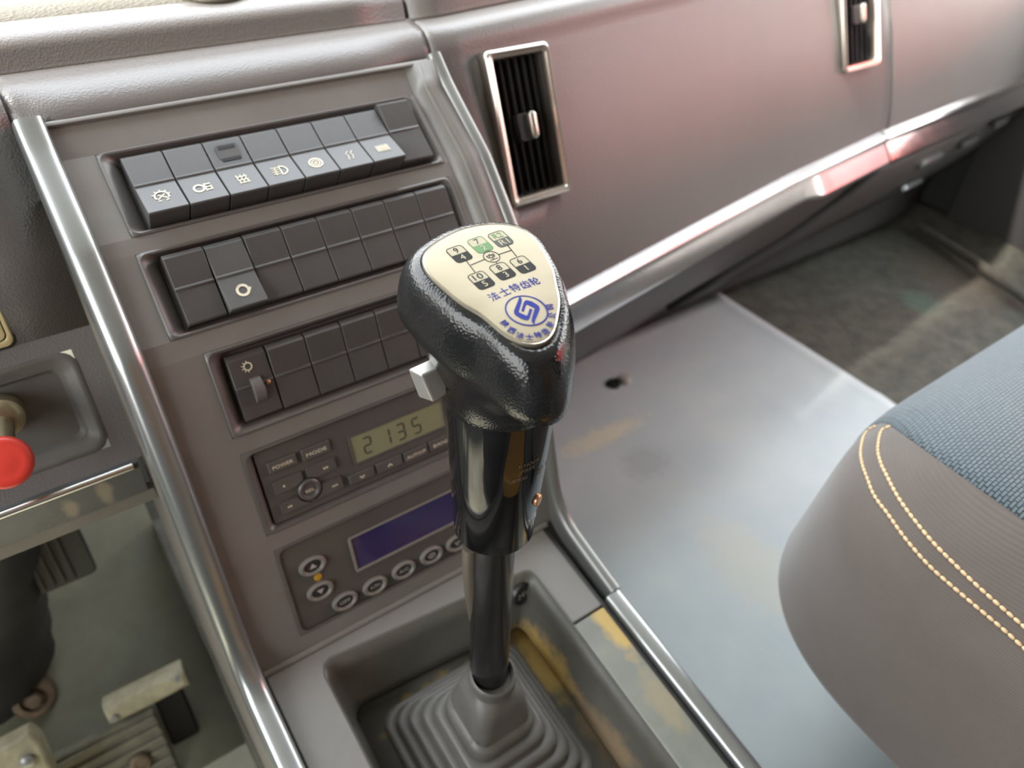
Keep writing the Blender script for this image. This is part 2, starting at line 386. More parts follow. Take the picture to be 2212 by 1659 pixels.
# ------------------------------------------------------------------ dashboard
_cx = [(-1., .394), (.30, .394), (.374, .406), (.547, .434), (.724, .462), (.778, .468), (.927, .485), (1.104, .496), (1.317, .51), (1.52, .52)]
SK = 1.09
def yc(x): return SK * float(np.interp(x / SK, [a for a, _ in _cx], [b for _, b in _cx]))
def zk(z): return .85 - SK * (.85 - z)
dash = thing('dashboard', (.35, .6, .55), 'long grey grained dashboard with a bright metal strip along its lower edge', 'dashboard')
FACE = [(.000, .492), (.002, .4985), (.0105, .53), (.0212, .56), (.0345, .59), (.0495, .62), (.0655, .65), (.0785, .676), (.0812, .684), (.084, .690), (.090, .694), (.098, .6958), (.1055, .6962), (.1066, .6966)]
RISER = [(.1068, .6968), (.1078, .6985), (.1084, .7000), (.1108, .7072), (.1114, .7090), (.1130, .7112), (.117, .7136), (.1235, .7152), (.132, .7168), (.22, .7215), (.38, .732)]
FACE = [(SK * a, zk(b)) for a, b in FACE]; RISER = [(SK * a, zk(b)) for a, b in RISER]
xs = [.304] + [.304 + (1.515 - .304) * k / 48 for k in range(1, 49)]
seam = 1.028
def facegrid(xlist, prof):
    mb = MB(); mb.grid([[(x, yc(x) + dy, z) for x in xlist] for dy, z in prof]); mb.keep = True; return mb
xa = [x for x in xs if x < seam - .002] + [seam - .0012]; xb = [seam + .0012] + [x for x in xs if x > seam + .002]
def xedge(z): return .3045
VENTS = ((.3757, .6067, .0635, .1207), (.9402, .6107, .0763, .1286))
def holed(xlist, prof):
    """the face as one sheet with an opening behind each vent"""
    zs = [z for _, z in prof]; holes = []
    for cx, cz, w, h in VENTS: holes.append((cx - w / 2 + .005, cx + w / 2 - .005, cz - (h / 2 - .005) * .92, cz + (h / 2 - .005) * .92))
    X = sorted(set(list(xlist) + [q for h_ in holes for q in h_[:2]])); Z = sorted(set(zs + [q for h_ in holes for q in h_[2:]]))
    X = [x for i_, x in enumerate(X) if i_ == 0 or x - X[i_ - 1] > 1e-5]
    mb = MB(); n = len(X)
    for z in Z:
        d = float(np.interp(z, zs, [q for q, _ in prof]))
        mb.v += [(x, yc(x) + d, z) for x in X]
    for a in range(len(Z) - 1):
        for b in range(n - 1):
            mx, mz = (X[b] + X[b + 1]) / 2, (Z[a] + Z[a + 1]) / 2
            if any(h_[0] < mx < h_[1] and h_[2] < mz < h_[3] for h_ in holes): continue
            mb.f.append((a * n + b, a * n + b + 1, (a + 1) * n + b + 1, (a + 1) * n + b))
    mb.keep = True; return mb
xa = sorted(xa + [.311, .318, .326, .334]); obj('passenger_panel', holed(xa, FACE), MT['dash'], dash, smooth=180, solid=.012)
obj('glovebox_panel', facegrid(xb, FACE), MT['dash'], dash, smooth=180, solid=.012)
xt = list(np.linspace(-.94, .302, 30)); xu = [.3065] + [x for x in xs if x > .32]
# top pad in two pieces, the joint shows as a gap above the right end of the console
_tops = ((list(np.linspace(-.94, .2985, 26))), ([.3025] + [x for x in xs if x > .31]))
for xl in _tops:
    obj('upper_pad', facegrid(xl, RISER[:9]), MT['dash'], dash, smooth=180, solid=.01)
    obj('top_surface', facegrid(xl, RISER[8:]), MT['dash_top'], dash, smooth=180, solid=.01)
# driver side front pad: ledge over the console and over the driver panel
FRONT_L = [(.1200, .656), (.0800, .6620), (.0775, .6640), (.0785, .6675), (.0830, .6730), (.0900, .6770), (.0990, .6800), (.1080, .6818), (.1155, .6827), (.1180, .6845)]
FRONT_F = [(.1200, .656), (.0905, .6595), (.0885, .6610), (.0880, .6650), (.0900, .6700), (.0940, .6750), (.1000, .6795), (.1080, .6815), (.1155, .6827), (.1180, .6845)]
xf = list(np.linspace(.0225, .3045, 40)); rows = []
for (d0, z0_), (d1, z1_) in zip(FRONT_L, FRONT_F):
    r_ = []
    for x in xf:
        w = max(min(1, max(0, (x - .235) / .065)), min(1, max(0, (.050 - x) / .0275))); w = w * w * (3 - 2 * w)
        r_.append((x, yc(x) + d0 * (1 - w) + d1 * w, z0_ * (1 - w) + z1_ * w))
    rows.append(r_)
mb = MB(); mb.grid(rows); mb.keep = True
obj('front_ledge', mb, MT['dash'], dash, smooth=60, solid=.004)
# round cup opening in the top surface
cf = Fr((.171, .5955, .7068), (1, 0, 0), (0, 1, .055))
mb = MB(); mb.lathe(cf, [(.0278, -.0015), (.0292, .0015), (.0278, .0024), (.0248, .0018)], 40, cap0=False, cap1=False); obj('cup_rim', mb, MT['plate_rim'], dash)
mb = MB(); mb.lathe(cf, [(.0250, .0012), (.0001, .0011)], 40, cap0=False, cap1=False); obj('cup_opening', mb, MT['black'], dash)

# bright strip along the passenger side, two lengths meeting at the seam
def strip(x0, x1, name, m):
    X = [x for x in np.linspace(x0, x1, 26)] + [.822, .844]
    X = sorted(set([float(x) for x in X if x0 <= x <= x1]))
    prof = [(.004, .4985), (-.007, .4965), (-.0095, .494), (-.0105, .4885), (-.0095, .4872), (-.0150, .470), (-.0145, .465), (.004, .4625)]
    prof = [(dy * SK, zk(z)) for dy, z in prof]
    mb = MB(); tl = lambda x: min(1, max(0, (x - .822) / .022))
    mb.loft([[(x, yc(x) + dy - (.0095 * tl(x) if i in (5, 6) else 0), z) for i, (dy, z) in enumerate(prof)] for x in X], True); return obj(name, mb, m, dash, smooth=28)
s1 = strip(.3055, 1.009, 'chrome_strip', MT['chrome_dull']); s2 = strip(1.0135, 1.515, 'chrome_strip', MT['chrome'])
for u, v in ((1917, 343), (2110, 250)):
    x, y, z = onplane(u, v, (1.035, yc(1.035) - .010, zk(.475)), _n((0.07, -1, -.15)))
    mb = MB(); mb.lathe(Fr((x, y, z), (1, .1, 0), (0, 0, 1)), [(.0035, -.002), (.0042, .001), (.0032, .0016), (.0012, .0012)], 20); obj('strip_clip', mb, MT['silver'], dash)
# lower panel falling away to the toe board
LOW = [(.0044, .4276), (.0065, .405), (.018, .372), (.050, .315), (.090, .262), (.130, .210), (.160, .165), (.172, .1503)]
def lowgrid(xlist, off=0.0, prof=LOW):
    mb = MB(); mb.grid([[(x, min(yc(x) + dy - off, .665), z) for x in xlist] for dy, z in prof[::-1]]); mb.keep = True; return mb
obj('lower_panel', lowgrid(list(np.linspace(.3065, 1.515, 40))), MT['lower'], dash, smooth=180, solid=.008)
# kick panel on the far side, standing proud with a curved front edge
mb = MB(); rows = []
for dy, z in LOW[:6]:
    q = (z - .21) / (.4276 - .21); xst = .93 - .17 * (1 - q) ** 1.6 + .11 * q
    rows.append([(x, yc(x) + dy - .012 - .006 * math.sin(math.pi * min(1, (x - xst) / .3)), z) for x in np.linspace(xst, 1.512, 24)])
mb.grid(rows[::-1]); mb.keep = True; kp = obj('kick_panel', mb, MT['lower'], dash, smooth=180, solid=.012)
def on_low(u, v, off):
    best = None
    for (d0, z0), (d1, z1) in zip(LOW[:-1], LOW[1:]):
        x = 1.03
        for it in range(12):
            p = onplane(u, v, (x, yc(x) + d0 - off, z0), np.array((0, z1 - z0, -(d1 - d0)))); x = .5 * x + .5 * p[0]
        if z1 - 2e-3 <= p[2] <= z0 + 2e-3 and best is None: best = (p, math.atan2(d1 - d0, z0 - z1))
    return best
for u, v, w_ in ((1968, 400, .062), (2010, 346, .066), (2092, 308, .055), (2160, 264, .05)):
    r_ = on_low(u, v, .020)
    if r_ is None: continue
    p, an = r_
    fr = Fr(p, (1, .07, 0.0), (0, -math.sin(an), math.cos(an)))
    mb = MB(); mb.prism(fr, rrect(-w_ / 2, w_ / 2, -.0065, .0065, .006), -.004, .004); obj('slot_cover', mb, MT['trim'] if v > 320 else MT['lower'], dash, bevel=.001)

# ------------------------------------------------------------------ centre console
PROF = [(.3158, .3388), (.3202, .3535), (.3423, .4270), (.3459, .4389), (.3664, .4975), (.3703, .5088), (.3936, .5606), (.3999, .5710), (.4371, .6101), (.4444, .6168), (.4927, .6490), (.5075, .6640)]
def onprof(u, v, off=0.0):
    best = None
    for (y0, z0), (y1, z1) in zip(PROF[:-1], PROF[1:]):
        n = _n((0, z1 - z0, -(y1 - y0))); n = -n if n[1] > 0 else n
        p = onplane(u, v, np.array((0, y0, z0)) + off * n, n)
        s_ = ((p[1] - y0 - off * n[1]) * (y1 - y0) + (p[2] - z0 - off * n[2]) * (z1 - z0)) / ((y1 - y0) ** 2 + (z1 - z0) ** 2)
        if -.02 <= s_ <= 1.02:
            d = np.linalg.norm(p - EYE)
            if best is None or d < best[0]: best = (d, p)
    return None if best is None else best[1]
con = thing('center_console', (.163, .40, .30), 'grey centre console between silver side trims, holding the switch rows and the radio', 'console')
HOLES = {1: (.072, .258), 3: (.071, .2555), 5: (.070, .262), 7: (.0555, .268), 9: (.0575, .270)}
XL, XR = .0255, .3015
mb = MB()
for i in range(len(PROF) - 1):
    (y0, z0), (y1, z1) = PROF[i], PROF[i + 1]
    for a, b in ([(XL, HOLES[i][0]), (HOLES[i][1], XR)] if i in HOLES else [(XL, HOLES.get(i - 1, HOLES.get(i + 1))[0]), (HOLES.get(i - 1, HOLES.get(i + 1))[0], HOLES.get(i - 1, HOLES.get(i + 1))[1]), (HOLES.get(i - 1, HOLES.get(i + 1))[1], XR)]):
        mb.add([(a, y0, z0), (b, y0, z0), (b, y1, z1), (a, y1, z1)], [(0, 1, 2, 3)])
mb.keep = True; obj('face_panel', mb, MT['console'], con, smooth=0, solid=.003)
RK = .15
def rim(y, off=0.0): return .3388 + RK * (y - .316) + off
def sidewall(x0, x1, zb, name):
    P = [(.500, .630)] + [(y + .004, z - .002) for y, z in PROF[::-1][2:]] + [(.10, rim(.10) - .003), (-.35, rim(-.35) - .003), (-.35, zb), (.52, zb), (.52, .630)]
    mb = MB(); mb.loft([[(x0, y, z) for y, z in P], [(x1, y, z) for y, z in P]], True); return obj(name, mb, MT['console_side'], con, smooth=0)
sidewall(.0235, .0265, .0005, 'side_panel'); sidewall(.3005, .3035, ZT + .0005, 'side_panel')
# silver side trims: a rounded bead following the face and then the tray rim
def bead(x0, x1, path, name, h, m, base=-.004, shift=None):
    rings = []
    P = np.array(path, float)
    for i in range(len(P)):
        t_ = P[min(i + 1, len(P) - 1)] - P[max(i - 1, 0)]; t_ /= np.linalg.norm(t_); n = np.array((t_[1], -t_[0]))
        if n[0] > 0 and abs(n[0]) > abs(n[1]) or n[1] < 0 and abs(n[1]) > abs(n[0]): n = -n
        hh = h if not hasattr(h, '__len__') else h[i]
        sec = []
        cx, wx = (x0 + x1) / 2, (x1 - x0) / 2
        for th in np.linspace(0, math.pi, 13):
            c_, s_ = math.cos(th), math.sin(th)
            sec.append((cx - wx * math.copysign(abs(c_) ** .75, c_), hh * s_ ** .75))
        dxs = shift(P[i][1]) if shift else 0.0
        ring = [(x0, *(P[i] + n * base))] + [(x, *(P[i] + n * q)) for x, q in sec] + [(x1, *(P[i] + n * base))]
        rings.append([(q_[0] + dxs, q_[1], q_[2]) for q_ in ring])
    mb = MB(); mb.loft(rings, True); return obj(name, mb, m, con, smooth=45)
def dense(pts, k=5):
    pts = np.array(pts, float); out = []
    for i in range(len(pts) - 1):
        for q in range(k):
            t_ = q / k; p0 = pts[max(i - 1, 0)]; p1 = pts[i]; p2 = pts[i + 1]; p3 = pts[min(i + 2, len(pts) - 1)]
            out.append(.5 * ((2 * p1) + (-p0 + p2) * t_ + (2 * p0 - 5 * p1 + 4 * p2 - p3) * t_ ** 2 + (-p0 + 3 * p1 - 3 * p2 + p3) * t_ ** 3))
    out.append(pts[-1]); return out
def chaikin(p, n=2):
    p = [np.array(q, float) for q in p]
    for _ in range(n):
        o = [p[0]]
        for a, b in zip(p[:-1], p[1:]): o += [a * .75 + b * .25, a * .25 + b * .75]
        p = o + [p[-1]]
    return p
down = [(.5110, .6665), (.5030, .6590), (.4915, .6490), (.4440, .6165), (.4371, .6101), (.4002, .5720), (.3936, .5606), (.3703, .5088), (.3459, .4389), (.3345, .400), (.3195, .350), (.312, .3400), (.285, .3345)]
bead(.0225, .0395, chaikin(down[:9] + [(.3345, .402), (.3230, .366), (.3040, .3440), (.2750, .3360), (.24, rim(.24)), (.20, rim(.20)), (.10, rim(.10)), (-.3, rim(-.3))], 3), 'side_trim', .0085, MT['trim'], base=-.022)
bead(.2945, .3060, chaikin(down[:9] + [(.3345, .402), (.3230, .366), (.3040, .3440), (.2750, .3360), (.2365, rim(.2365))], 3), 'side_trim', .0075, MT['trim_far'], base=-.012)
# slanting inner wall between the far trim and the recessed face
def offp(y, z, d, i):
    (y0_, z0_), (y1_, z1_) = PROF[max(i - 1, 0)], PROF[min(i + 1, len(PROF) - 1)]
    n = _n((0, -(z1_ - z0_), y1_ - y0_)); return y + n[1] * d, z + n[2] * d
mb = MB(); rows = []
for i in range(4, len(PROF)):
    y, z = PROF[i]; k_ = min(1, (i - 3) / 4); sec = [(.2735, .0004), (.2825, .0004 + .0030 * k_), (.2830, .0014 + .0030 * k_), (.2845, .0014 + .0030 * k_), (.2850, .0006 + .0034 * k_), (.2955, .0006 + .0055 * k_)]
    rows.append([(x, *offp(y, z, d, i)) for x, d in sec])
mb.grid(rows); obj('inner_wall', mb, MT['console'], con, smooth=20, solid=.0005)
bead(.2895, .3045, dense([(.2355, rim(.2355)), (.17, rim(.17)), (.10, rim(.10)), (-.3, rim(-.3))]), 'rail_trim', .0055, MT['trim'])
mb = MB(); mb.loft([[(x, y, z) for y, z in ((.5070, .6625), (.5055, .6640), (.5050, .6655), (.5062, .6668), (.5085, .6668))] for x in (.036, .297)], True); obj('top_trim', mb, MT['console'], con, smooth=60)
# tray: sloping rim round a deep well, grey far rail
RN = Fr((0, .316, .3388), (1, 0, 0), (0, 1, RK))       # a = x, b = along rim forward
WELL = [(.0755, -.014), (.0755, -.62), (.2545, -.62), (.2545, -.030), (.246, -.022), (.084, -.006)]
top_out = [(.0405, 0), (.0405, -.62), (.0755, -.62), (.0755, -.020), (.084, -.011), (.246, -.027), (.2545, -.035), (.2545, -.0835), (.2545, -.0835), (.2835, -.0835), (.2835, 0)]
mb = MB()
L1 = [(.0405, .002), (.0405, -.62), (.0755, -.62), (.0755, -.0215), (.0785, -.0150), (.0845, -.0125), (.2475, -.0275), (.2525, -.0300), (.2545, -.0355), (.2545, -.0838), (.2845, -.0838), (.2845, .002)]
mb.prism(RN, L1, -.004, 0.0); obj('tray_rim', mb, MT['console'], con, bevel=.0012, smooth=30)
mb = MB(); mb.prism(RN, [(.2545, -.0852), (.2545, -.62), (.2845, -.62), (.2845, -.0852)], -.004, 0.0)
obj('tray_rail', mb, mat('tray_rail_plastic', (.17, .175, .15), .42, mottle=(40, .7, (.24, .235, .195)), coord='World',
    patches=[((.281, .215, .325), (.011, .034, .012), GOLD, .85), ((.276, .150, .315), (.012, .03, .012), (.30, .24, .14), .6)]), con, bevel=.0012, smooth=30)
mb = MB()
wl = [(.0745, -.62), (.0745, -.0205), (.0778, -.0140), (.0842, -.0115), (.2478, -.0265), (.2533, -.0293), (.2555, -.0352), (.2555, -.62)]
wf = [(.0835, -.62), (.0835, -.040), (.087, -.0335), (.0935, -.031), (.240, -.041), (.2435, -.0435), (.2455, -.049), (.2455, -.62)]
D_ = .056
mb.loft([[RN.P(a, b, -.0015) for a, b in wl], [RN.P(a, b, -.02) for a, b in [(p[0] * .7 + q[0] * .3, p[1] * .7 + q[1] * .3) for p, q in zip(wl, wf)]], [RN.P(a, b, -D_ + .006) for a, b in wf],
         [RN.P(a + (.004 if a < .165 else -.004), b - .004, -D_) for a, b in wf]], False, False, False)
k = len(mb.v); fl = [RN.P(a + (.004 if a < .165 else -.004), b - .004, -D_) for a, b in wf]; mb.add(fl, [tuple(range(8))]); mb.keep = False
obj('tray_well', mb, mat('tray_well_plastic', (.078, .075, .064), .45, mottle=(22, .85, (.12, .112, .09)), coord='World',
    patches=[((.150, .262, .276), (.045, .016, .012), GOLD, .8), ((.238, .245, .273), (.016, .045, .02), GOLD, .75), ((.244, .17, .262), (.012, .05, .02), (.28, .19, .10), .6)]), con, smooth=40, solid=.002)
mb = MB(); mb.tube([(.0405, .3150, .3396), (.2890, .3150, .3396)], .0028, 12); obj('edge_ridge', mb, MT['console'], con)
mb = MB(); mb.box(RN, .2850, .2880, -.62, -.005, -.006, -.002); obj('rail_groove', mb, MT['dark'], con, smooth=0)

tan_mb = MB(); tan_mb.prism(Fr((.165, -.16, rim(-.16) + .001), (1, 0, 0), (0, 1, RK)), rrect(-.115, .115, -.13, .12, .02), -.03, .02); obj('added_tan_block', tan_mb, MT['tan'], con, bevel=.006)  # unseen tan block, added for the orange stripe reflected in the sleeve
# ------------------------------------------------------------------ switch rows
def seg_frame(i, off=0.0):
    (y0, z0), (y1, z1) = PROF[i], PROF[i + 1]
    xa_, xb_ = HOLES[i]
    fr = Fr(((xa_ + xb_) / 2, (y0 + y1) / 2, (z0 + z1) / 2), (1, 0, 0), (0, y1 - y0, z1 - z0))
    return fr, (xb_ - xa_) / 2, math.hypot(y1 - y0, z1 - z0) / 2
def bezel(fr, hw, hh, lip, inset, depth, name, m, parent, r=.005):
    il, ir, it, ib = inset
    def lp(a0, a1, b0, b1, rr, c): return [fr.P(a, b, c) for a, b in rrect(a0, a1, b0, b1, rr)]
    mb = MB()
    mb.loft([lp(-hw + .0003, hw - .0003, -hh + .0003, hh - .0003, .0003, -depth), lp(-hw + .0003, hw - .0003, -hh + .0003, hh - .0003, .0003, -.0001),
             lp(-hw, hw, -hh, hh, r + .0006, lip * .6), lp(-hw + .0012, hw - .0012, -hh + .0012, hh - .0012, r, lip),
             lp(-hw + .0022, hw - .0022, -hh + .0022, hh - .0022, r, lip * .7),
             lp(-hw + il * .7, hw - ir * .7, -hh + ib * .7, hh - it * .7, r * .8, -depth * .25), lp(-hw + il, hw - ir, -hh + ib, hh - it, r * .5, -depth * .8)], True, True, True)
    return obj(name, mb, m, parent, smooth=35)
def rocker_mesh(w, hh, ct, cm, cb, mid=0.0, depth=-.0065):
    f0 = Fr((0, 0, 0), (1, 0, 0), (0, 1, 0)); mb = MB()
    pr = [(hh, depth), (hh, ct - .0030), (hh - .0028, ct), (mid + .0013, cm), (mid + .0005, cm + .0006), (mid - .0005, cm + .0005), (mid - .0010, cm - .0001), (-hh + .0008, cb), (-hh, cb - .0008), (-hh, depth)]
    mb.loft([[f0.P(x, b, c) for b, c in pr] for x in (-w / 2, w / 2)], True); return mb
def place(o, fr):
    o.matrix_world = Matrix([[fr.ex[i], fr.ey[i], fr.n[i], fr.o[i]] for i in range(3)] + [[0, 0, 0, 1]])
def obj_in(name, mb, m, fr, parent, **k):
    """mesh authored in its own local frame, then stood on frame fr under parent"""
    o = obj(name, mb, m, None, origin=(0, 0, 0), **k)
    o.matrix_basis = Matrix([[fr.ex[i], fr.ey[i], fr.n[i], fr.o[i]] for i in range(3)] + [[0, 0, 0, 1]])
    return child(parent, o)

def sym(kind, mb, f, s=.0042):
    st = lambda pts, w=.0007, cl=False: mb.stroke(f, [(x * s, y * s) for x, y in pts], w, 0.00005, .00025, cl)
    if kind == 'work_lamp':
        st(circ(0, .1, .95, 14, a0=-.5, a1=math.pi + .5, end=True), .0009); st([(-.7, -.5), (.5, .5)]); st([(.7, -.5), (-.5, .45)]); st([(-.75, -.75), (-.3, -.85)]); st([(.35, -.85), (.8, -.7)])
        for k in range(5):
            a = .3 + k * .62; st([(math.cos(a) * 1.05, .1 + math.sin(a) * 1.05), (math.cos(a) * 1.35, .1 + math.sin(a) * 1.35)], .0006)
    elif kind == 'beacon':
        st(circ(-.6, 0, .7, 20), .0012, True); st([(.3, .8), (.3, -.8)])
        for y in (.6, 0, -.6): st([(.35, y), (1.2, y)], .0008)
        st([(1.1, .2), (1.1, -.7)])
    elif kind == 'diff_lock':
        for x in (-.6, 0, .6): st([(x - .1, .95), (x, .3), (x - .15, 0), (x + .1, -.5), (x, -.95)], .0006)
        st([(-.8, .5), (.8, .55)]); st([(-.7, -.2), (.8, -.15)]); st([(-.6, -.8), (.9, -.75)])
    elif kind == 'fog_lamp':
        st([(.1, .95), (.1, -.95)]); st(circ(.1, 0, 1.0, 14, .95, -math.pi / 2, math.pi / 2, True), .0008)
        for y in (.7, .25, -.2, -.65): st([(-.15, y), (-1.2, y + .15)], .0006)
        st([(-.6, .9), (-.75, -.9)], .0005)
    elif kind == 'brake':
        st(circ(0, 0, 1.0, 24), .0010, True); st(circ(0, 0, .6, 20), .0008, True); st(circ(0, 0, .2, 12), .0007, True)
    elif kind == 'slip':
        st([(-.5, -.9), (-.3, 0), (-.5, .5), (.0, 1.0)], .0005); st([(.2, -.9), (.45, 0), (.3, .5), (.8, 1.0)], .0005)
    elif kind == 'horn':
        for x in (-.9, -.45, 0, .45, .9): st([(x - .1, .8), (x - .1, -.6), (x + .12, -.8), (x + .12, .6)], .0005)
    elif kind == 'regen':
        st(circ(0, 0, .8, 20), .0016, True); st([(.75, .3), (1.15, .1), (.8, -.4)], .0009); st([(-.7, .5), (-.2, .95)], .0008)
    elif kind == 'dim_lamp':
        st(circ(.1, 0, .85, 16), .0008, True)
        for k in range(6):
            a = math.pi * (.5 + k / 5); st([(math.cos(a) * .95, math.sin(a) * .95), (math.cos(a) * 1.35, math.sin(a) * 1.35)], .0005)
    return mb

def row(idx, label, states, syms, inset, ox0, ox1, oy, dark, dep=.006):
    fr, hw, hh = seg_frame(idx)
    root = thing('switch_panel', fr.o, label, 'switch panel', 'rows of dashboard switches')
    bezel(fr, hw, hh, .0016, inset, dep + .004, 'bezel', MT['bezel'], root)
    n = len(states); pw = (ox1 - ox0) / n
    for i, (ct, cm, cb) in enumerate(states):
        a = ox0 + pw * (i + .5) - fr.o[0]
        sf = fr.sub(a, oy, 0)
        m = MT['rocker_dark'] if dark[i] else MT['rocker']
        r = obj_in('rocker_switch', rocker_mesh(pw - .0009, hh - inset[2] - .0012, ct, cm, cb), m, sf, root, smooth=25, bevel=.0004)
        s_ = syms.get(i)
        if s_:
            h2 = hh - inset[2] - .0012; sl = (cm - cb) / h2
            tf = Fr(sf.P(0, -h2 * .52, cm + (cb - cm) * .52 + .0001), sf.ex, sf.ey + sl * sf.n)
            child(r, obj('symbol', sym(s_, MB(), tf), MT['symbol'], None, smooth=0))
        if s_ == 'diff_lock':                       # a latch window in the upper half
            tf = Fr(sf.P(.0005, h2 * .48, (ct + cm) / 2 + .0002), sf.ex, sf.ey)
            b = MB(); b.prism(tf, rrect(-.0068, .0068, -.0052, .0052, .0012), -.001, .0006)
            child(r, obj('latch_window', b, MT['rocker'], None))
            b = MB(); b.box(tf, -.0052, .0052, .0018, .0042, .0004, .00085); b.box(tf, -.0056, .0062, -.0068, -.0046, .0000, .00085)
            child(r, obj('latch_slot', b, MT['black'], None))
    return root, fr
PRESS = (.0035, .0055, .0135); REST = (.0085, .0060, .0055)
row(9, 'topmost of the three switch rows, seven rockers pressed with cream symbols on their lower halves', [PRESS] * 7 + [REST],
    {0: 'work_lamp', 1: 'beacon', 2: 'diff_lock', 3: 'fog_lamp', 4: 'brake', 5: 'slip', 6: 'horn'}, (.0115, .0085, .004, .003), .0690, .2620, -.0005, [0] * 7 + [1])
row(7, 'middle of the three switch rows, one pressed rocker with a cream round symbol', [(.006, .004, .0035), (.005, .0052, .0105)] + [(.006, .0040, .0032)] * 6,
    {1: 'regen'}, (.0115, .0085, .004, .003), .0675, .2600, 0.0, [1, 0] + [1] * 6)
rt3, fr3 = row(5, 'lowest of the three switch rows, dark blanks and a small dimmer wheel, above the radio', [(.0005, .0005, .0005)] + [(.0022, .0008, .0015)] * 6,
    {}, (.0105, .0065, .006, .006), .0805, .2555, 0.0, [1] * 7)
# dimmer wheel in the first place of the lowest row
w_ = (.2555 - .0805) / 7
df = fr3.sub(.0805 + w_ / 2 - fr3.o[0], 0, .0006)
dm = obj('symbol', sym('dim_lamp', MB(), df.sub(-.001, .0125, 0), .0028), MT['symbol'], rt3, smooth=0)
b = MB(); wf_ = Fr(df.P(.001, -.0035, -.004), df.ey, df.n); b.lathe(wf_, [(.0085, -.0035), (.0092, -.003), (.0092, .003), (.0085, .0035)], 24); obj('dimmer_wheel', b, MT['bezel'], rt3, smooth=30)
b = MB(); b.lathe(df.sub(.0082, -.0010, -.0003), [(.0014, 0), (.0014, .001), (.0008, .0014)], 12); obj('indicator_dot', b, MT['copper'], rt3)

# ------------------------------------------------------------------ radio
fr, hw, hh = seg_frame(3)
radio = thing('car_radio', fr.o, 'dark car radio with a green grey display reading 2135, below the switch rows', 'radio')
bezel(fr, hw, hh, .0010, (.0085, .0085, .0042, .0036), .010, 'bezel', MT['bezel'], radio, r=.006)
fp_ = fr.sub(0, 0, -.0052)
b = MB(); b.prism(fp_, rrect(-hw + .0080, hw - .0080, -hh + .0034, hh - .0040, .002), -.001, .0022); obj('faceplate', b, MT['radio'], radio, bevel=.0006)
rf = fr.sub(0, 0, -.0030)      # surface of the faceplate
def button(root, rf, pts, legend, h=.0022, m=None, lh=None, lw=None, dx=0.0, cut=None, poly=None, name='push_button'):
    (a0, b1), (a1, b2), (a3, b0) = [rf.loc(*p, c=.001) for p in pts]
    A0, A1, B0, B1 = min(a0, a3) + .0002, a1 - .0002, b0, (b1 + b2) / 2
    pl = poly(A0, A1, B0, B1) if poly else rrect(A0, A1, B0, B1, .0008, 3)
    b = MB(); b.prism(rf, pl, -.001, h)
    o = obj(name, b, m or MT['radio'], root, bevel=.0006)
    if legend:
        lf = rf.sub((A0 + A1) / 2 + dx, (B0 + B1) / 2 - .0004, h)
        q = MB(); legend(q, lf, A1 - A0, B1 - B0)
        child(o, obj('legend', q, MT['symbol'], None, smooth=0))
    return o
def tx(s_, hfrac=.34, wfrac=.72, hmax=.0024):
    return lambda q, lf, w, h: text_mb(q, s_, lf, min(h * hfrac, hmax), w * wfrac, c=.00004)
def tri(dirs, s=.0013):
    def go(q, lf, w, h):
        n = len(dirs)
        for i, d in enumerate(dirs):
            cx = (i - (n - 1) / 2) * s * 1.5
            q.prism(lf, [(cx - d * s * .6, -s * .8), (cx + d * s * .7, 0), (cx - d * s * .6, s * .8)], .00004, .00018)
    return go
def chev(up, s=.0016):
    return lambda q, lf, w, h: q.stroke(lf, [(-s, -s * .5 * up), (0, s * .5 * up), (s, -s * .5 * up)], .0009, .00004, .00018)
ca, cb_ = rf.loc(667, 1055); RR = .0078
def bite(sx_, sy_):
    def poly(A0, A1, B0, B1):
        pts = rrect(A0, A1, B0, B1, .0007, 3); out = []
        rad = RR + .0012
        for i in range(len(pts)):
            p, q = np.array(pts[i]), np.array(pts[(i + 1) % len(pts)])
            for k in range(6):
                r_ = p + (q - p) * k / 6; d = r_ - np.array((ca, cb_)); l = np.linalg.norm(d)
                if l < rad: r_ = np.array((ca, cb_)) + d / max(l, 1e-6) * rad
                out.append((float(r_[0]), float(r_[1])))
        return out
    return poly
button(radio, rf, ((574, 1001), (637, 978), (584, 1024)), tx('POWER'))
button(radio, rf, ((647, 972), (709, 950), (656, 997)), tx('MODE'))
button(radio, rf, ((586, 1043), (650, 1019), (597, 1068)), tri((-1,)), dx=-.0035, poly=bite(0, 0))
button(radio, rf, ((658, 1011), (721, 987), (668, 1036)), tri((1, 1)), dx=.003, poly=bite(0, 0))
button(radio, rf, ((672, 1052), (736, 1029), (682, 1077)), tri((1, 1, 1), .0010), dx=.005, poly=bite(0, 0))
button(radio, rf, ((602, 1087), (664, 1063), (612, 1110)), tri((-1, -1), .0011), dx=-.004, poly=bite(0, 0))
b = MB(); b.lathe(rf.sub(ca, cb_), [(RR, -.001), (RR, .0022), (RR - .0008, .0030), (RR - .0022, .0030), (RR - .0030, .0018), (.0002, .0018)], 36, cap1=False)
sel = obj('select_button', b, MT['radio'], radio, smooth=40)
q = MB(); text_mb(q, 'SEL', rf.sub(ca, cb_ - .0006, .0019), .0020, .0066, c=.00004); child(sel, obj('legend', q, MT['symbol'], None, smooth=0))
for pts, lg in ((((751, 1029), (806, 1006), (758, 1048)), chev(-1)), (((810, 1003), (866, 980), (817, 1024)), chev(1)), (((869, 979), (921, 957), (876, 1000)), tx('AUTO/P', .36, .8)), (((924, 955), (976, 933), (931, 975)), tx('BAND', .36, .7))):
    button(radio, rf, pts, lg)
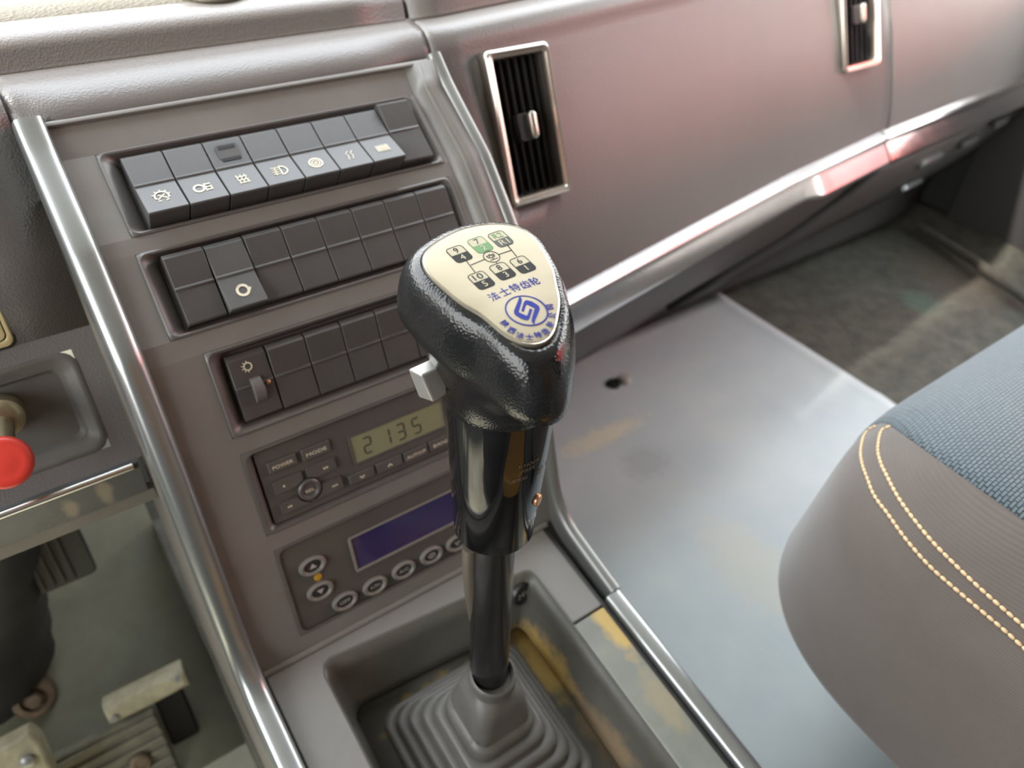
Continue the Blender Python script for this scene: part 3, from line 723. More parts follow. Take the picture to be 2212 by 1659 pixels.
# remaining keys continue behind the lever sleeve
a0, b0 = rf.loc(981, 930); 
for k in range(2):
    b = MB(); b.prism(rf, rrect(a0 + .0005 + k * .0175, a0 + .0165 + k * .0175, b0 - .0056, b0 + .0002, .0008, 3), -.001, .0022); obj('push_button', b, MT['radio'], radio, bevel=.0006)
la0, lb1 = rf.loc(755, 946); la1, _ = rf.loc(765, 1002); _, lb0 = rf.loc(767, 1001); lar = la0 + .072
la0 = (la0 + rf.loc(767, 1001)[0]) / 2
b = MB(); b.prism(rf, rrect(la0, lar, lb0, lb1, .0006, 3), -.0004, .00025); lcd = obj('display', b, MT['lcd'], radio, smooth=0)
b = MB()
for (x0, x1, y0, y1) in ((la0 - .0012, lar + .0012, lb1, lb1 + .0012), (la0 - .0012, lar + .0012, lb0 - .0014, lb0), (la0 - .0012, la0, lb0, lb1), (lar, lar + .0012, lb0, lb1)): b.box(rf, x0, x1, y0, y1, -.0004, .0010)
obj('display_frame', b, MT['radio'], radio, bevel=.0003)
SEGS = {'2': 'abged', '1': 'bc', '3': 'abgcd', '5': 'afgcd'}
def seven(mb, f, ch, w, h, t):
    g = .08 * w
    L_ = {'a': [(-w / 2 + g, h / 2), (w / 2 - g, h / 2)], 'g': [(-w / 2 + g, 0), (w / 2 - g, 0)], 'd': [(-w / 2 + g, -h / 2), (w / 2 - g, -h / 2)],
          'b': [(w / 2, h / 2 - g), (w / 2, g)], 'c': [(w / 2, -g), (w / 2, -h / 2 + g)], 'f': [(-w / 2, h / 2 - g), (-w / 2, g)], 'e': [(-w / 2, -g), (-w / 2, -h / 2 + g)]}
    for s_ in SEGS[ch]:
        mb.stroke(f, L_[s_], t, 0.00003, .00012)
for ch, (u, v) in zip('2135', ((794, 961), (841, 942), (866, 932), (899, 919))):
    a, b_ = rf.loc(u, v); q = MB(); seven(q, rf.sub(a - (.0026 if ch == '1' else 0), b_, .00025), ch, .0056, .0118, .0014); child(lcd, obj('digit', q, MT['seg'], None, smooth=0))

# ------------------------------------------------------------------ heater controls
fr, hw, hh = seg_frame(1)
clim = thing('climate_control', fr.o, 'heater control panel with oval ringed buttons and a dim blue screen, below the radio', 'climate control')
bezel(fr, hw, hh, .0008, (.0022, .0022, .0022, .0022), .006, 'bezel', MT['bezel'], clim, r=.006)
b = MB(); b.prism(fr.sub(0, 0, -.0042), rrect(-hw + .002, hw - .002, -hh + .002, hh - .002, .004), -.001, .0030); obj('faceplate', b, MT['radio'], clim, bevel=.0005)
cf = fr.sub(0, 0, -.0012)
(a0, b1), (a1, b0) = cf.loc(757, 1164), cf.loc(773, 1229); a0 = (a0 + a1) / 2
b = MB(); b.prism(cf, rrect(a0, a0 + .098, b0, b1, .0006, 3), -.0004, .0003); obj('screen', b, MT['screen'], clim, smooth=0)
b = MB()
for (x0, x1, y0, y1) in ((a0 - .0016, a0 + .0996, b1, b1 + .0014), (a0 - .0016, a0 + .0996, b0 - .0022, b0), (a0 - .0022, a0, b0, b1), (a0 + .098, a0 + .0996, b0, b1)): b.box(cf, x0, x1, y0, y1, -.0004, .0014)
obj('screen_frame', b, MT['ring'], clim, bevel=.0005)
def oval(u, v, leg, sc=1.0):
    a, b_ = cf.loc(u, v, .001); f_ = cf.sub(a, b_)
    A, B = .0098 * sc, .0071 * sc
    mb = MB(); prof = [(1.0, -.001), (1.0, .0016), (.96, .0026), (.86, .0031), (.74, .0029), (.66, .0020), (.64, .0008)]
    mb.loft([[f_.P(A * k * math.cos(t_), B * k * math.sin(t_), c) for t_ in np.linspace(0, 2 * math.pi, 40, endpoint=False)] for k, c in prof], True, True, True)
    ring = obj('ring_button', mb, MT['ring'], clim, smooth=40)
    mb = MB(); mb.loft([[f_.P(A * k * math.cos(t_), B * k * math.sin(t_), c) for t_ in np.linspace(0, 2 * math.pi, 32, endpoint=False)] for k, c in ((.64, .0006), (.64, .0012), (.5, .0016))], True)
    cap = child(ring, obj('button_cap', mb, MT['dark'], None, smooth=40))
    q = MB(); leg(q, f_.sub(0, 0, .0017)); child(ring, obj('legend', q, MT['legend'], None, smooth=0))
def arrow(d): return lambda q, f_: q.prism(f_, [(-.0026, -.0016 * d), (.0026, -.0016 * d), (0, .0021 * d)] if d > 0 else [(-.0026, .0016), (0, -.0021), (.0026, .0016)], .00003, .00025)
def word(s_): return lambda q, f_: text_mb(q, s_, f_, .0028, .0085, c=.00003)
def recirc(q, f_):
    q.stroke(f_, circ(0, 0, .0030, 20, .0018), .0006, .00003, .0002, True); q.stroke(f_, [(-.0012, -.0012), (.0012, .0012)], .0005, .00003, .0002)
def fan(q, f_):
    for k in range(3):
        a = k * 2.094; q.prism(f_, [(0, 0), (.0026 * math.cos(a), .0020 * math.sin(a)), (.0026 * math.cos(a + .8), .0020 * math.sin(a + .8))], .00003, .0002)
for u, v, lg in ((675, 1222, arrow(1)), (692, 1276, arrow(-1)), (745, 1298, word('OFF')), (810, 1265, word('AUTO')), (872, 1231, word('A/C')), (932, 1199, recirc), (987, 1172, fan)): oval(u, v, lg)
b = MB(); a, b_ = cf.loc(687, 1247, .0005); b.lathe(cf.sub(a, b_), [(.0030, -.0005), (.0030, .0008), (.0022, .0012), (.0008, .0013)], 20); obj('indicator_lamp', b, MT['amber'], clim)
# ------------------------------------------------------------------ cigar lighter / round knob right of the heater panel
p = onplane(1130, 1284, (0, .283, 0), np.array((0, 1., 0)))
lf = Fr(p, (1, .12, 0), (.0, .18, 1))
lt = thing('cigarette_lighter', lf.P(0, 0, -.022), 'round black lighter plug at the console foot, half hidden behind the gear lever shaft', 'lighter')
b = MB(); b.lathe(lf, [(.0085, -.030), (.0085, -.022), (.0108, -.021), (.0112, -.012), (.0108, -.0112), (.0112, -.0100), (.0108, -.0090), (.0114, -.0075), (.0116, -.002), (.0106, .0005), (.0085, .0008), (.0080, .0)], 36); obj('plug', b, MT['dark'], lt, smooth=40)
b = MB(); b.lathe(lf, [(.0135, -.031), (.0140, -.026), (.0125, -.0235), (.0088, -.0235)], 36, cap1=False); obj('socket_ring', b, MT['black'], lt, smooth=40)
q = MB(); text_mb(q, '24V', lf.sub(0, 0, .0002), .0055, .0120, c=.0); obj('legend', q, MT['legend'], lt, smooth=0)
# ------------------------------------------------------------------ gear lever
gl = thing('gear_lever', (.170, .228, .33), 'gear lever with a black pebbled knob, cream shift plate and glossy black sleeve', 'gear lever')
PC = np.array((.16, .222, .674)); PF = Fr(PC, (1, 0, 0), (0, 1, .17))
_px = [(1150,125),(1300,150),(1420,210),(1530,330),(1610,480),(1670,640),(1700,800),(1710,950),(1690,1080),(1640,1180),(1570,1250),(1480,1290),(1400,1290),(1310,1250),(1200,1180),(1050,1060),(900,950),(750,860),(600,730),(480,620),(420,540),(405,480),(430,410),(500,330),(620,250),(780,180),(950,140)]
def C4(x, y): return 820 + .226 * x, 460 + .226 * y        # notes taken on an enlarged view
_O = np.array([PF.loc(*C4(x, y)) for x, y in _px])
_oc = _O.mean(0); _an = np.arctan2(_O[:, 1] - _oc[1], _O[:, 0] - _oc[0]); _ra = np.hypot(_O[:, 1] - _oc[1], _O[:, 0] - _oc[0])
_i = np.argsort(_an); NA = 96; ANG = np.linspace(-math.pi, math.pi, NA, endpoint=False)
RAD = np.interp(ANG, np.r_[_an[_i] - 2 * math.pi, _an[_i], _an[_i] + 2 * math.pi], np.tile(_ra[_i], 3))
_fr = np.fft.rfft(RAD); _fr[9:] = 0; RAD = np.fft.irfft(_fr, NA)
OX = _oc[0] + RAD * np.cos(ANG); OY = _oc[1] + RAD * np.sin(ANG)
sxk, syk, dxk, dyk, dzk, ak, rck, bk = 1.3445, 1.3821, -.0005, .0003, .0277, 1.8058, .0305, .3437
Cc = np.stack([.176 + rck * np.cos(ANG), .236 + rck * np.sin(ANG), np.full(NA, .5985)], 1)
mx_ = PC[0] + dxk + OX * sxk; my_ = PC[1] + dyk + OY * syk
Mx = np.stack([mx_, my_, PC[2] - dzk + .17 * (my_ - PC[1])], 1)
def plate_ring(sc, c): return np.array([PF.P(x * sc, y * sc, c) for x, y in zip(OX, OY)])
T_ = plate_ring(1.035, .0002)
rings = []
inner = Cc.copy(); inner[:, :2] = (inner[:, :2] - (.176, .236)) * .90 + (.176, .236); inner[:, 2] += .001
low = Cc.copy(); low[:, 2] -= .0006; low[:, :2] = (low[:, :2] - (.176, .236)) * .985 + (.176, .236)
rings += [inner, low]
for t in np.linspace(0, 1, 16):
    w = t ** ak * (1 - bk) + bk * t * t * (3 - 2 * t)
    Q = Cc * (1 - w) + Mx * w; Q[:, 2] = Cc[:, 2] * (1 - t) + Mx[:, 2] * t; rings.append(Q)
for th in np.linspace(0, math.pi / 2, 10)[1:]:
    c_ = 1 - math.cos(th); s_ = math.sin(th); Q = Mx * (1 - c_) + T_ * c_; Q[:, 2] = Mx[:, 2] * (1 - s_) + T_[:, 2] * s_; rings.append(Q)
rings.append(plate_ring(1.0, -.0012))
mb = MB(); mb.loft(rings, True); obj('knob', mb, MT['knob'], gl, smooth=60)
mb = MB(); mb.loft([plate_ring(.999, -.002), plate_ring(1.012, .0006), plate_ring(1.0, .0016), plate_ring(.975, .0013)], True); rimo = obj('plate_rim', mb, MT['plate_rim'], gl, smooth=40)
mb = MB(); mb.loft([plate_ring(.975, .0008), plate_ring(.972, .0016), plate_ring(.93, .0019), plate_ring(.5, .0021), plate_ring(.05, .0021)], True); plate = obj('shift_plate', mb, MT['plate'], gl, smooth=40)
TP = PF.sub(0, 0, .00205)
def pl(x, y): return TP.loc(*C4(x, y))
def prt(name, mb, m): return child(plate, obj(name, mb, m, None, smooth=0))
E1 = .00018
rot0 = .05
gates = {('9', '4'): (762, 393), ('7', '2'): (962, 305), ('R2', 'R1'): (1157, 248), ('10', '5'): (973, 645), ('8', '3'): (1175, 557), ('6', '1'): (1368, 494)}
bw, bh = .0081, .0100
green = mat('worn_green_ink', (.13, .24, .11), .6, spec=.12); greyink = mat('worn_grey_ink', (.08, .09, .075), .6, spec=.12)
for (up_, dn_), (x, y) in gates.items():
    a, b = pl(x, y); f_ = TP.sub(a, b, 0, rot0)
    base = rrect(-bw / 2, bw / 2, -bh / 2, bh / 2, .0017, 6)
    q = MB(); q.prism(f_, base, .00002, E1 * .6); prt('gate_box', q, MT['paper'])
    q = MB(); q.stroke(f_, base, .00035, .00002, E1, True)
    lowp = [(max(-bw / 2, min(bw / 2, px_)), min(py_, 0.0)) for px_, py_ in base if py_ < 0] 
    lowp = [(-bw / 2, 0.0)] + [p_ for p_ in lowp] + [(bw / 2, 0.0)]
    q.prism(f_, lowp, .00002, E1)
    prt('gate_ink', q, green if dn_ == '2' else greyink if dn_ == 'R1' else MT['ink'])
    q = MB(); text_mb(q, up_, f_.sub(0, bh * .25), .0033, None if len(up_) == 1 else .0046, c=E1 * .6); prt('gate_number', q, green if up_ == 'R2' else greyink if up_ == '7' else MT['ink'])
    q = MB(); text_mb(q, dn_, f_.sub(0, -bh * .25), .0033, None if len(dn_) == 1 else .0046, c=E1); prt('gate_number', q, MT['paper'])
q = MB()
for seg_ in ([(820, 448), (912, 568)], [(872, 500), (1008, 442)], [(1018, 352), (1030, 372)], [(1112, 468), (1122, 488)], [(1138, 398), (1258, 358)], [(1215, 300), (1310, 418)]):
    q.stroke(TP, [pl(*p_) for p_ in seg_], .00034, .00002, E1)
cx_, cy_ = pl(1070, 420); q.stroke(TP, circ(cx_, cy_, .0036, 32), .00034, .00002, E1, True); prt('gate_lines', q, MT['ink'])
q = MB(); text_mb(q, '空', TP.sub(cx_, cy_, 0, rot0), .0040, .0040, off=.006, c=.00003); prt('neutral_mark', q, MT['ink'])
# emblem and lettering in blue
def R1(x, y): return TP.loc(1040 + .0904 * x, 590 + .0904 * y)
c0 = np.array(R1(1080, 893)); q = MB(); q.stroke(TP, circ(c0[0], c0[1], .00865, 56), .00060, .00002, E1, True)
hook = [(905,545),(965,630),(960,690),(905,880),(890,940),(1075,1025),(1100,1000),(1150,850),(1215,875),(1150,1075),(1120,1115),(1080,1125),(960,1095),(820,1010),(780,960),(775,900),(880,650)]
q.prism(TP, [R1(*p_) for p_ in hook], .00002, E1); q.prism(TP, [R1(2162 - x, 1776 - y) for x, y in hook], .00002, E1)
prt('emblem', q, MT['blue'])
top = [('法', 295, 560, 255, -118), ('士', 550, 445, 250, -106), ('特', 795, 350, 245, -86), ('齿', 1040, 275, 235, -70), ('轮', 1260, 195, 230, -70)]
for ch, x, y, dx_, dy_ in top:
    a, b = R1(x, y); a2, b2 = R1(x + dx_, y + dy_); an = math.atan2(b2 - b, a2 - a)
    q = MB(); text_mb(q, ch, TP.sub(a, b, 0, an),   .0046, .0045, off=.006, c=.00003); prt('lettering', q, MT['blue'])
for ch, x, y in (('陕', 560, 1205), ('西', 720, 1370), ('法', 920, 1485), ('士', 1145, 1525), ('特', 1350, 1475), ('齿', 1525, 1390), ('轮', 1645, 1225), ('公', 1685, 1010), ('司', 1640, 810)):
    p_ = np.array(R1(x, y)); d = p_ - c0; an = math.atan2(d[1], d[0]) + math.pi / 2
    q = MB(); text_mb(q, ch, TP.sub(p_[0], p_[1], 0, an), .0033, .0031, off=.006, c=.00003); prt('lettering', q, MT['blue'])

# sleeve below the knob, with a lug on the right carrying a screw
AX0 = np.array((.176, .2365, .604)); AX1 = np.array((.1715, .231, .500)); LF = Fr(AX1, np.cross((0, 1, 0), AX0 - AX1), (0, 1, 0)); LF = Fr(AX1, LF.ex, np.cross(AX0 - AX1, LF.ex))
HL = float(np.linalg.norm(AX0 - AX1))
mb = MB(); mb.lathe(LF, [(.0190, .0), (.0222, .0), (.0230, .0012), (.0262, HL * .5), (.0288, HL - .003), (.0285, HL)], 56); sl = obj('sleeve', mb, MT['gloss'], gl, smooth=40)
d_cam = _n(EYE - AX1); th_cam = math.atan2(float(d_cam @ LF.ey), float(d_cam @ LF.ex))
def onsleeve(u, v, off=0.0):
    best = None; r_ = ray(u, v); r_ = r_ / np.linalg.norm(r_)
    for k in range(400):
        t_ = .30 + k * .0006; p_ = EYE + r_ * t_; d = p_ - LF.o; h_ = float(d @ LF.n); rad = math.hypot(float(d @ LF.ex), float(d @ LF.ey))
        if rad < .0228 + (.0288 - .0228) * max(0, min(1, h_ / HL)) + off:
            a_, b_ = t_ - .0006, t_
            for _ in range(14):
                m_ = (a_ + b_) / 2; p_ = EYE + r_ * m_; d = p_ - LF.o; h_ = float(d @ LF.n); rad = math.hypot(float(d @ LF.ex), float(d @ LF.ey))
                if rad < .0230 + (.0288 - .0230) * max(0, min(1, h_ / HL)) + off: b_ = m_
                else: a_ = m_
            best = EYE + r_ * a_; break
    return best
def sleeve_frame(p_):
    d = p_ - LF.o; rad = d - float(d @ LF.n) * LF.n; n_ = _n(rad); up_ = LF.n
    return Fr(p_, np.cross(up_, n_), up_)
p_ = onsleeve(1159, 1079); sf_ = sleeve_frame(p_)
mb = MB(); mb.lathe(sf_, [(.0036, -.002), (.0036, .0012), (.0030, .0019), (.0008, .0020)], 24); child(sl, obj('clamp_screw', mb, MT['copper'], None, smooth=40))
mb = MB()
pts = [onsleeve(1167, 1066), onsleeve(1162, 1110), onsleeve(1157, 1155)]
pts = [p for p in pts if p is not None]
if len(pts) > 1:
    mb.tube([p + .0006 * sf_.n for p in pts], .0011, 8); child(sl, obj('clamp_slit', mb, MT['black'], None))
txt = mat('faint_etched_text', (.11, .085, .058), .5)
for s_, u, v, h_, w_ in (('K NOU R', 1143, 1000, .0021, .0125), ('IOUSSI', 1140, 1012, .0021, .0075), ('AOKXU', 1122, 1034, .0021, .0085), ('FIRST', 1184, 975, .0020, .006), ('ITTON', 1180, 992, .0020, .008), ('AST', 1166, 1012, .0020, .005), ('AU', 1162, 1022, .0020, .003)):
    p_ = onsleeve(u, v)
    if p_ is None: continue
    tf = sleeve_frame(p_); q = MB(); text_mb(q, s_, tf, h_, w_, c=0); R_ = float(np.linalg.norm((p_ - LF.o) - float((p_ - LF.o) @ LF.n) * LF.n))
    q.v = [tuple(np.array(v_) + tf.n * (math.sqrt(max((R_ + .0006) ** 2 - float((np.array(v_) - tf.o) @ tf.ex) ** 2, 0)) - R_)) for v_ in q.v]
    child(sl, obj('etched_text', q, txt, None, smooth=0))
# shaft, air hoses beside it
b0_ = onplane(1060, 1450, (0, .2245, 0), np.array((0, 1., 0))); t0_ = onplane(1067, 1200, (0, .2245, 0), np.array((0, 1., 0)))
ax_ = _n(t0_ - b0_)
mb = MB(); mb.tube([b0_ - ax_ * .022 + (0, .002, 0), t0_ + ax_ * .03 + (0, .002, 0)], .0134, 28); obj('shaft', mb, MT['shaft'], gl, smooth=60)
hp = [onplane(u, v, (0, y_, 0), np.array((0, 1., 0))) for u, v, y_ in ((1016, 1180, .229), (1016, 1230, .230), (1021, 1290, .231), (1032, 1350, .232), (1042, 1400, .233), (1048, 1450, .234))]
mb = MB(); mb.tube(dense(hp, 4), .0048, 14); obj('air_hose', mb, MT['hose'], gl, smooth=60)
# splitter lever on the near left side of the knob
nk = onplane(926, 822, (0, .240, 0), np.array((0, 1., 0)))
f_ = Fr(nk, (1, 0, .05), (0, .25, 1))
mb = MB(); mb.hexa([f_.P(-.0048, -.0095, -.0050), f_.P(.0062, -.0088, -.0050), f_.P(.0062, -.0088, .0045), f_.P(-.0018, -.0095, .0045)],
                   [f_.P(-.0066, .0068, -.0058), f_.P(.0080, .0072, -.0058), f_.P(.0080, .0072, .0048), f_.P(-.0052, .0068, .0048)])
obj('splitter_switch', mb, MT['silver'], gl, bevel=.0011, seg=3)

# ------------------------------------------------------------------ rubber boot
BX, BY = .1640, .2035
boot = thing('gear_boot', RN.P(BX, BY - .316, -.056), 'ribbed grey rubber gaiter round the foot of the gear lever', 'gaiter')
def sq(cx, cy, h, c, r, n=7): return [RN.P(a, b, c) for a, b in rrect(cx - h, cx + h, cy - .316 - h, cy - .316 + h, r, n)]
topc = (.1700, .224)
prof = []
lev = []
for i in range(5):
    h0, c0_ = .0605 - .0070 * i, -.0558 + .0070 * i
    lev += [(h0, c0_), (h0 + .0006, c0_ + .0030), (h0 - .0010, c0_ + .0055), (h0 - .0036, c0_ + .0062), (h0 - .0060, c0_ + .0056)]
lev += [(.0268, -.0190), (.0272, -.0160), (.0262, -.0125), (.0240, -.0108)]
for h_, c in lev:
    k = (c + .0558) / (.0558 - .0165); prof.append(sq(BX + (topc[0] - BX) * k * .6, BY + (topc[1] - BY) * k * .55, h_, c, .014))
for h_, c, k, r in ((.0228, -.0100, .62, .0085), (.0222, -.004, .68, .009), (.0205, .006, .80, .010), (.0185, .016, .92, .0125), (.0170, .0190, 1.0, .0165), (.0168, .0250, 1.0, .0167), (.0162, .0285, 1.0, .0161), (.0148, .0295, 1.0, .0147), (.0138, .0280, 1.0, .0137), (.0134, .0220, 1.0, .0133)):
    prof.append(sq(BX + (topc[0] - BX) * k, BY + (topc[1] - BY) * k, h_, c, r))
mb = MB(); mb.loft(prof, True); obj('bellows', mb, MT['rubber'], boot, smooth=50)

# ------------------------------------------------------------------ air vents of the passenger panel
def vent(cx, zc_, w, h, label, off=0.0, kk=.43):
    # stand the vent on the curved face
    fy = lambda z: float(np.interp(z, [q[1] for q in FACE], [q[0] for q in FACE]))
    y_ = yc(cx) + fy(zc_)
    slope = .02
    k_ = kk
    f_ = Fr((cx, y_ - .002, zc_), (1, slope, 0), (0, k_, 1))
    f_ = Fr(f_.P(0, 0, .0065), f_.ex, f_.ey)
    r = thing('air_vent', f_.o, label, 'air vent', 'air vents of the passenger panel')
    def lp(d, c, rr): return [f_.P(a, b, c) for a, b in rrect(-w / 2 + d, w / 2 - d, -h / 2 + d, h / 2 - d, rr)]
    mb = MB(); mb.loft([lp(0, -.018, .005), lp(0, .001, .005), lp(.0008, .0030, .005), lp(.0025, .0042, .004), lp(.0046, .0038, .0035), lp(.0054, .0022, .003), lp(.0068, .0020, .0025), lp(.0078, -.001, .002), lp(.0080, -.018, .002)], True, False, False)
    obj('frame', mb, MT['vent_frame'], r, smooth=35)
    mb = MB(); mb.prism(f_, rrect(-w / 2 + .002, w / 2 - .002, -h / 2 + .002, h / 2 - .002, .002), -.015, -.0128); obj('backing', mb, MT['black'], r, smooth=0)
    n = 6; iw = w - .017
    for i in range(n):
        a = -iw / 2 + iw * (i + .5) / n
        mb = MB(); mb.hexa([f_.P(a - .0009, -h / 2 + .0085, -.0125), f_.P(a + .0009, -h / 2 + .0085, -.0125), f_.P(a + .0009, h / 2 - .0085, -.0125), f_.P(a - .0009, h / 2 - .0085, -.0125)],
                           [f_.P(a - .0020, -h / 2 + .0085, -.0070), f_.P(a + .0002, -h / 2 + .0085, -.0066), f_.P(a + .0002, h / 2 - .0085, -.0066), f_.P(a - .0020, h / 2 - .0085, -.0070)])
        obj('slat', mb, MT['vent_slat'], r, bevel=.0004)
    mb = MB(); mb.prism(f_, rrect(-.0095, .0055, -.0115, .0100, .002), -.010, .0005); t_ = obj('slider_block', mb, MT['dark'], r, bevel=.0008)
    mb = MB(); mb.loft([[f_.P(.0028 + a * s_, b * s2, c) for a, b in rrect(-.0036, .0036, -.0110, .0110, .0034)] for s_, s2, c in ((1, 1, .0004), (1, 1, .0035), (.82, .93, .0050), (.4, .75, .0055))], True); child(t_, obj('slider_tab', mb, MT['vent_frame'], None, smooth=50))
    return r
vent(*VENTS[0], 'tall bright framed air vent on the dashboard directly behind the gear knob')
vent(*VENTS[1], 'bright framed air vent cut off by the top edge, far right on the dashboard')

# ------------------------------------------------------------------ driver side of the dashboard
LFACE = [(SK * y, zk(z)) for y, z in ((.4440, .6100), (.4300, .5780), (.4180, .5500), (.3965, .4985))]
dp = dash
LPT = [(.429 + dy, z) for dy, z in FACE[::-1] if z > .59]; LP = LPT + LFACE[1:]
pk = Fr((-.075, SK * .4135, zk(.5385)), (1, 0, 0), (0, .0335, .0795))
(pa1, _), (_, pb1), (_, pb0) = pk.loc(212, 905), pk.loc(110, 768), pk.loc(120, 1000)
pa1, _b = pk.loc(205, 880); 
pk0a, pk0b = -.14, 0
_, pb1 = pk.loc(100, 770); _, pb0 = pk.loc(160, 992)
mb = MB(); XLL = -.94
# upper curved part
rows = [[(x, y, z) for x in np.linspace(XLL, .0225, 30)] for y, z in LP[:len(LPT) + 1][::-1]]; mb.grid(rows)
zt_, zb_ = LFACE[1], LFACE[3]
def onpk(a, b, c=0): return pk.P(a, b, c)
bt, bb = float((np.array((0, zt_[0], zt_[1])) - pk.o) @ pk.ey), float((np.array((0, zb_[0], zb_[1])) - pk.o) @ pk.ey)
pA0, pA1 = -.16, pa1
XA, XB = XLL - pk.o[0], .0225 - pk.o[0]
mb2 = MB()
for a0_, a1_, q0, q1 in ((XA, pA0, bb, bt), (pA1, XB, bb, bt), (pA0, pA1, pb1, bt), (pA0, pA1, bb, pb0)):
    mb2.add([onpk(a0_, q0), onpk(a1_, q0), onpk(a1_, q1), onpk(a0_, q1)], [(0, 1, 2, 3)])
mb.keep = True; mb2.keep = True
obj('driver_upper_face', mb, MT['dash'], dp, smooth=60, solid=.004)
obj('driver_lower_face', mb2, MT['dash'], dp, smooth=0)
mb = MB(); hwp = (pA1 - pA0) / 2; hhp = (pb1 - pb0) / 2; pcf = pk.sub((pA0 + pA1) / 2, (pb0 + pb1) / 2)
def lp(d, c, rr): return [pcf.P(a, b, c) for a, b in rrect(-hwp + d, hwp - d, -hhp + d, hhp - d, rr)]
mb.loft([lp(-.0005, .0003, .010), lp(.0012, .0010, .010), lp(.0035, .0004, .009), (lp(.0075, -.0035, .008)), lp(.0095, -.0040, .007), lp(.0120, -.0090, .006)], True, False, True); obj('driver_pocket', mb, MT['rubber'], dp, smooth=35)
mb = MB(); mb.tube([(-.94, zb_[0] - .0045, zb_[1] - .0012), (.0150, zb_[0] - .0045, zb_[1] - .0012)], .0026, 12); obj('driver_chrome_edge', mb, MT['chrome'], dp)
# lower bright strip with brown tape marks and the lip under it
yb, zb2 = zb_
mb = MB(); P_ = [(yb + .004, zb2 + .001), (yb - .0035, zb2 - .0005), (yb - .0055, zb2 - .0035), (yb - .0048, zb2 - .0055), (yb - .0015, zb2 - .030), (yb + .004, zb2 - .031)]
mb.loft([[(x, y, z) for y, z in P_] for x in (-.94, .0185)], True); obj('driver_bright_strip', mb, mat('driver_strip_metal', (.07, .072, .075), .30, metal=.1, spec=.3, mottle=(22, .8, (.05, .05, .052)), rmottle=.08, coord='World',
    patches=[((-.006, .429, .452), (.005, .03, .014), (.26, .21, .15), .7), ((-.028, .429, .448), (.005, .03, .012), (.26, .21, .15), .7)]), dp, smooth=28)
mb = MB(); P_ = [(yb + .006, zb2 - .030), (yb + .001, zb2 - .0325), (yb + .003, zb2 - .045), (yb + .012, zb2 - .047), (yb + .06, zb2 - .040), (yb + .06, zb2 - .034)]
mb.loft([[(x, y, z) for y, z in P_] for x in (-.94, .0225)], True); obj('driver_lower_lip', mb, MT['console_side'], dp, smooth=30)

# parking brake knob in the pocket
kc = onplane(8, 1000, pk.P(0, 0, .045), pk.n); kf = Fr(kc, pk.ex, pk.ey)
pbv = thing('parking_brake_valve', pk.P(float((kc - pk.o) @ pk.ex), float((kc - pk.o) @ pk.ey), -.002), 'red round pull knob on a brass stem, in the pocket left of the console', 'brake knob')
cc = onplane(6, 900, pk.P(0, 0, .004), pk.n)
mb = MB(); mb.tube([cc, kc - kf.n * .004], .0062, 16); obj('stem', mb, MT['brass'], pbv, smooth=60)
cfm = Fr(cc, pk.ex, pk.ey); mb = MB(); mb.lathe(cfm, [(.0120, -.012), (.0125, -.004), (.0118, .006), (.0090, .0085), (.0060, .009)], 28); obj('collar', mb, MT['brass'], pbv, smooth=40)
kf2 = Fr(kc, _n((1, .0, -.0)), _n((0, .62, .85)))
mb = MB(); mb.lathe(kf2, [(.006, -.012), (.0075, -.0065), (.0140, -.0040), (.0152, -.0012), (.0146, .0018), (.0125, .0034), (.0100, .0030), (.0060, .0036), (.0003, .0038)], 40); obj('pull_knob', mb, MT['red'], pbv, smooth=50)
# cream edged switch at the left edge
sx_, sy_ = pk.loc(29, 735)
pf = Fr((0, (LFACE[0][0] + LFACE[1][0]) / 2, (LFACE[0][1] + LFACE[1][1]) / 2), (1, 0, 0), (0, LFACE[0][0] - LFACE[1][0], LFACE[0][1] - LFACE[1][1]))
sa, sb = pk.loc(30, 742)
es = thing('edged_switch', pk.P(sa - .016, sb + .020), 'square switch with a double cream gold edge, cut off at the far left', 'switch')
ff = pk.sub(sa - .016, sb + .021, 0)
def lp2(h0, c): return [ff.P(a, b, c) for a, b in rrect(-h0, h0, -h0 * 1.25, h0 * 1.25, h0 * .28)]
mb = MB(); mb.loft([lp2(.0170, -.002), lp2(.0170, .0018), lp2(.0162, .0026), lp2(.0148, .0026), lp2(.0142, .0016)], True, True, False); obj('outer_edge', mb, MT['goldframe'], es, smooth=40)
mb = MB(); mb.loft([lp2(.0138, .0005), lp2(.0136, .0026), lp2(.0126, .0030), lp2(.0115, .0028)], True, True, True); obj('inner_edge', mb, MT['goldframe'], es, smooth=40)
mb = MB(); mb.loft([lp2(.0112, .0024), lp2(.0108, .0034)], True); obj('key', mb, MT['dark'], es)
mb = MB(); mb.loft([lp2(.0185, -.001), lp2(.0183, .0008), lp2(.0172, .0010)], True, True, True); obj('surround', mb, MT['black'], es)
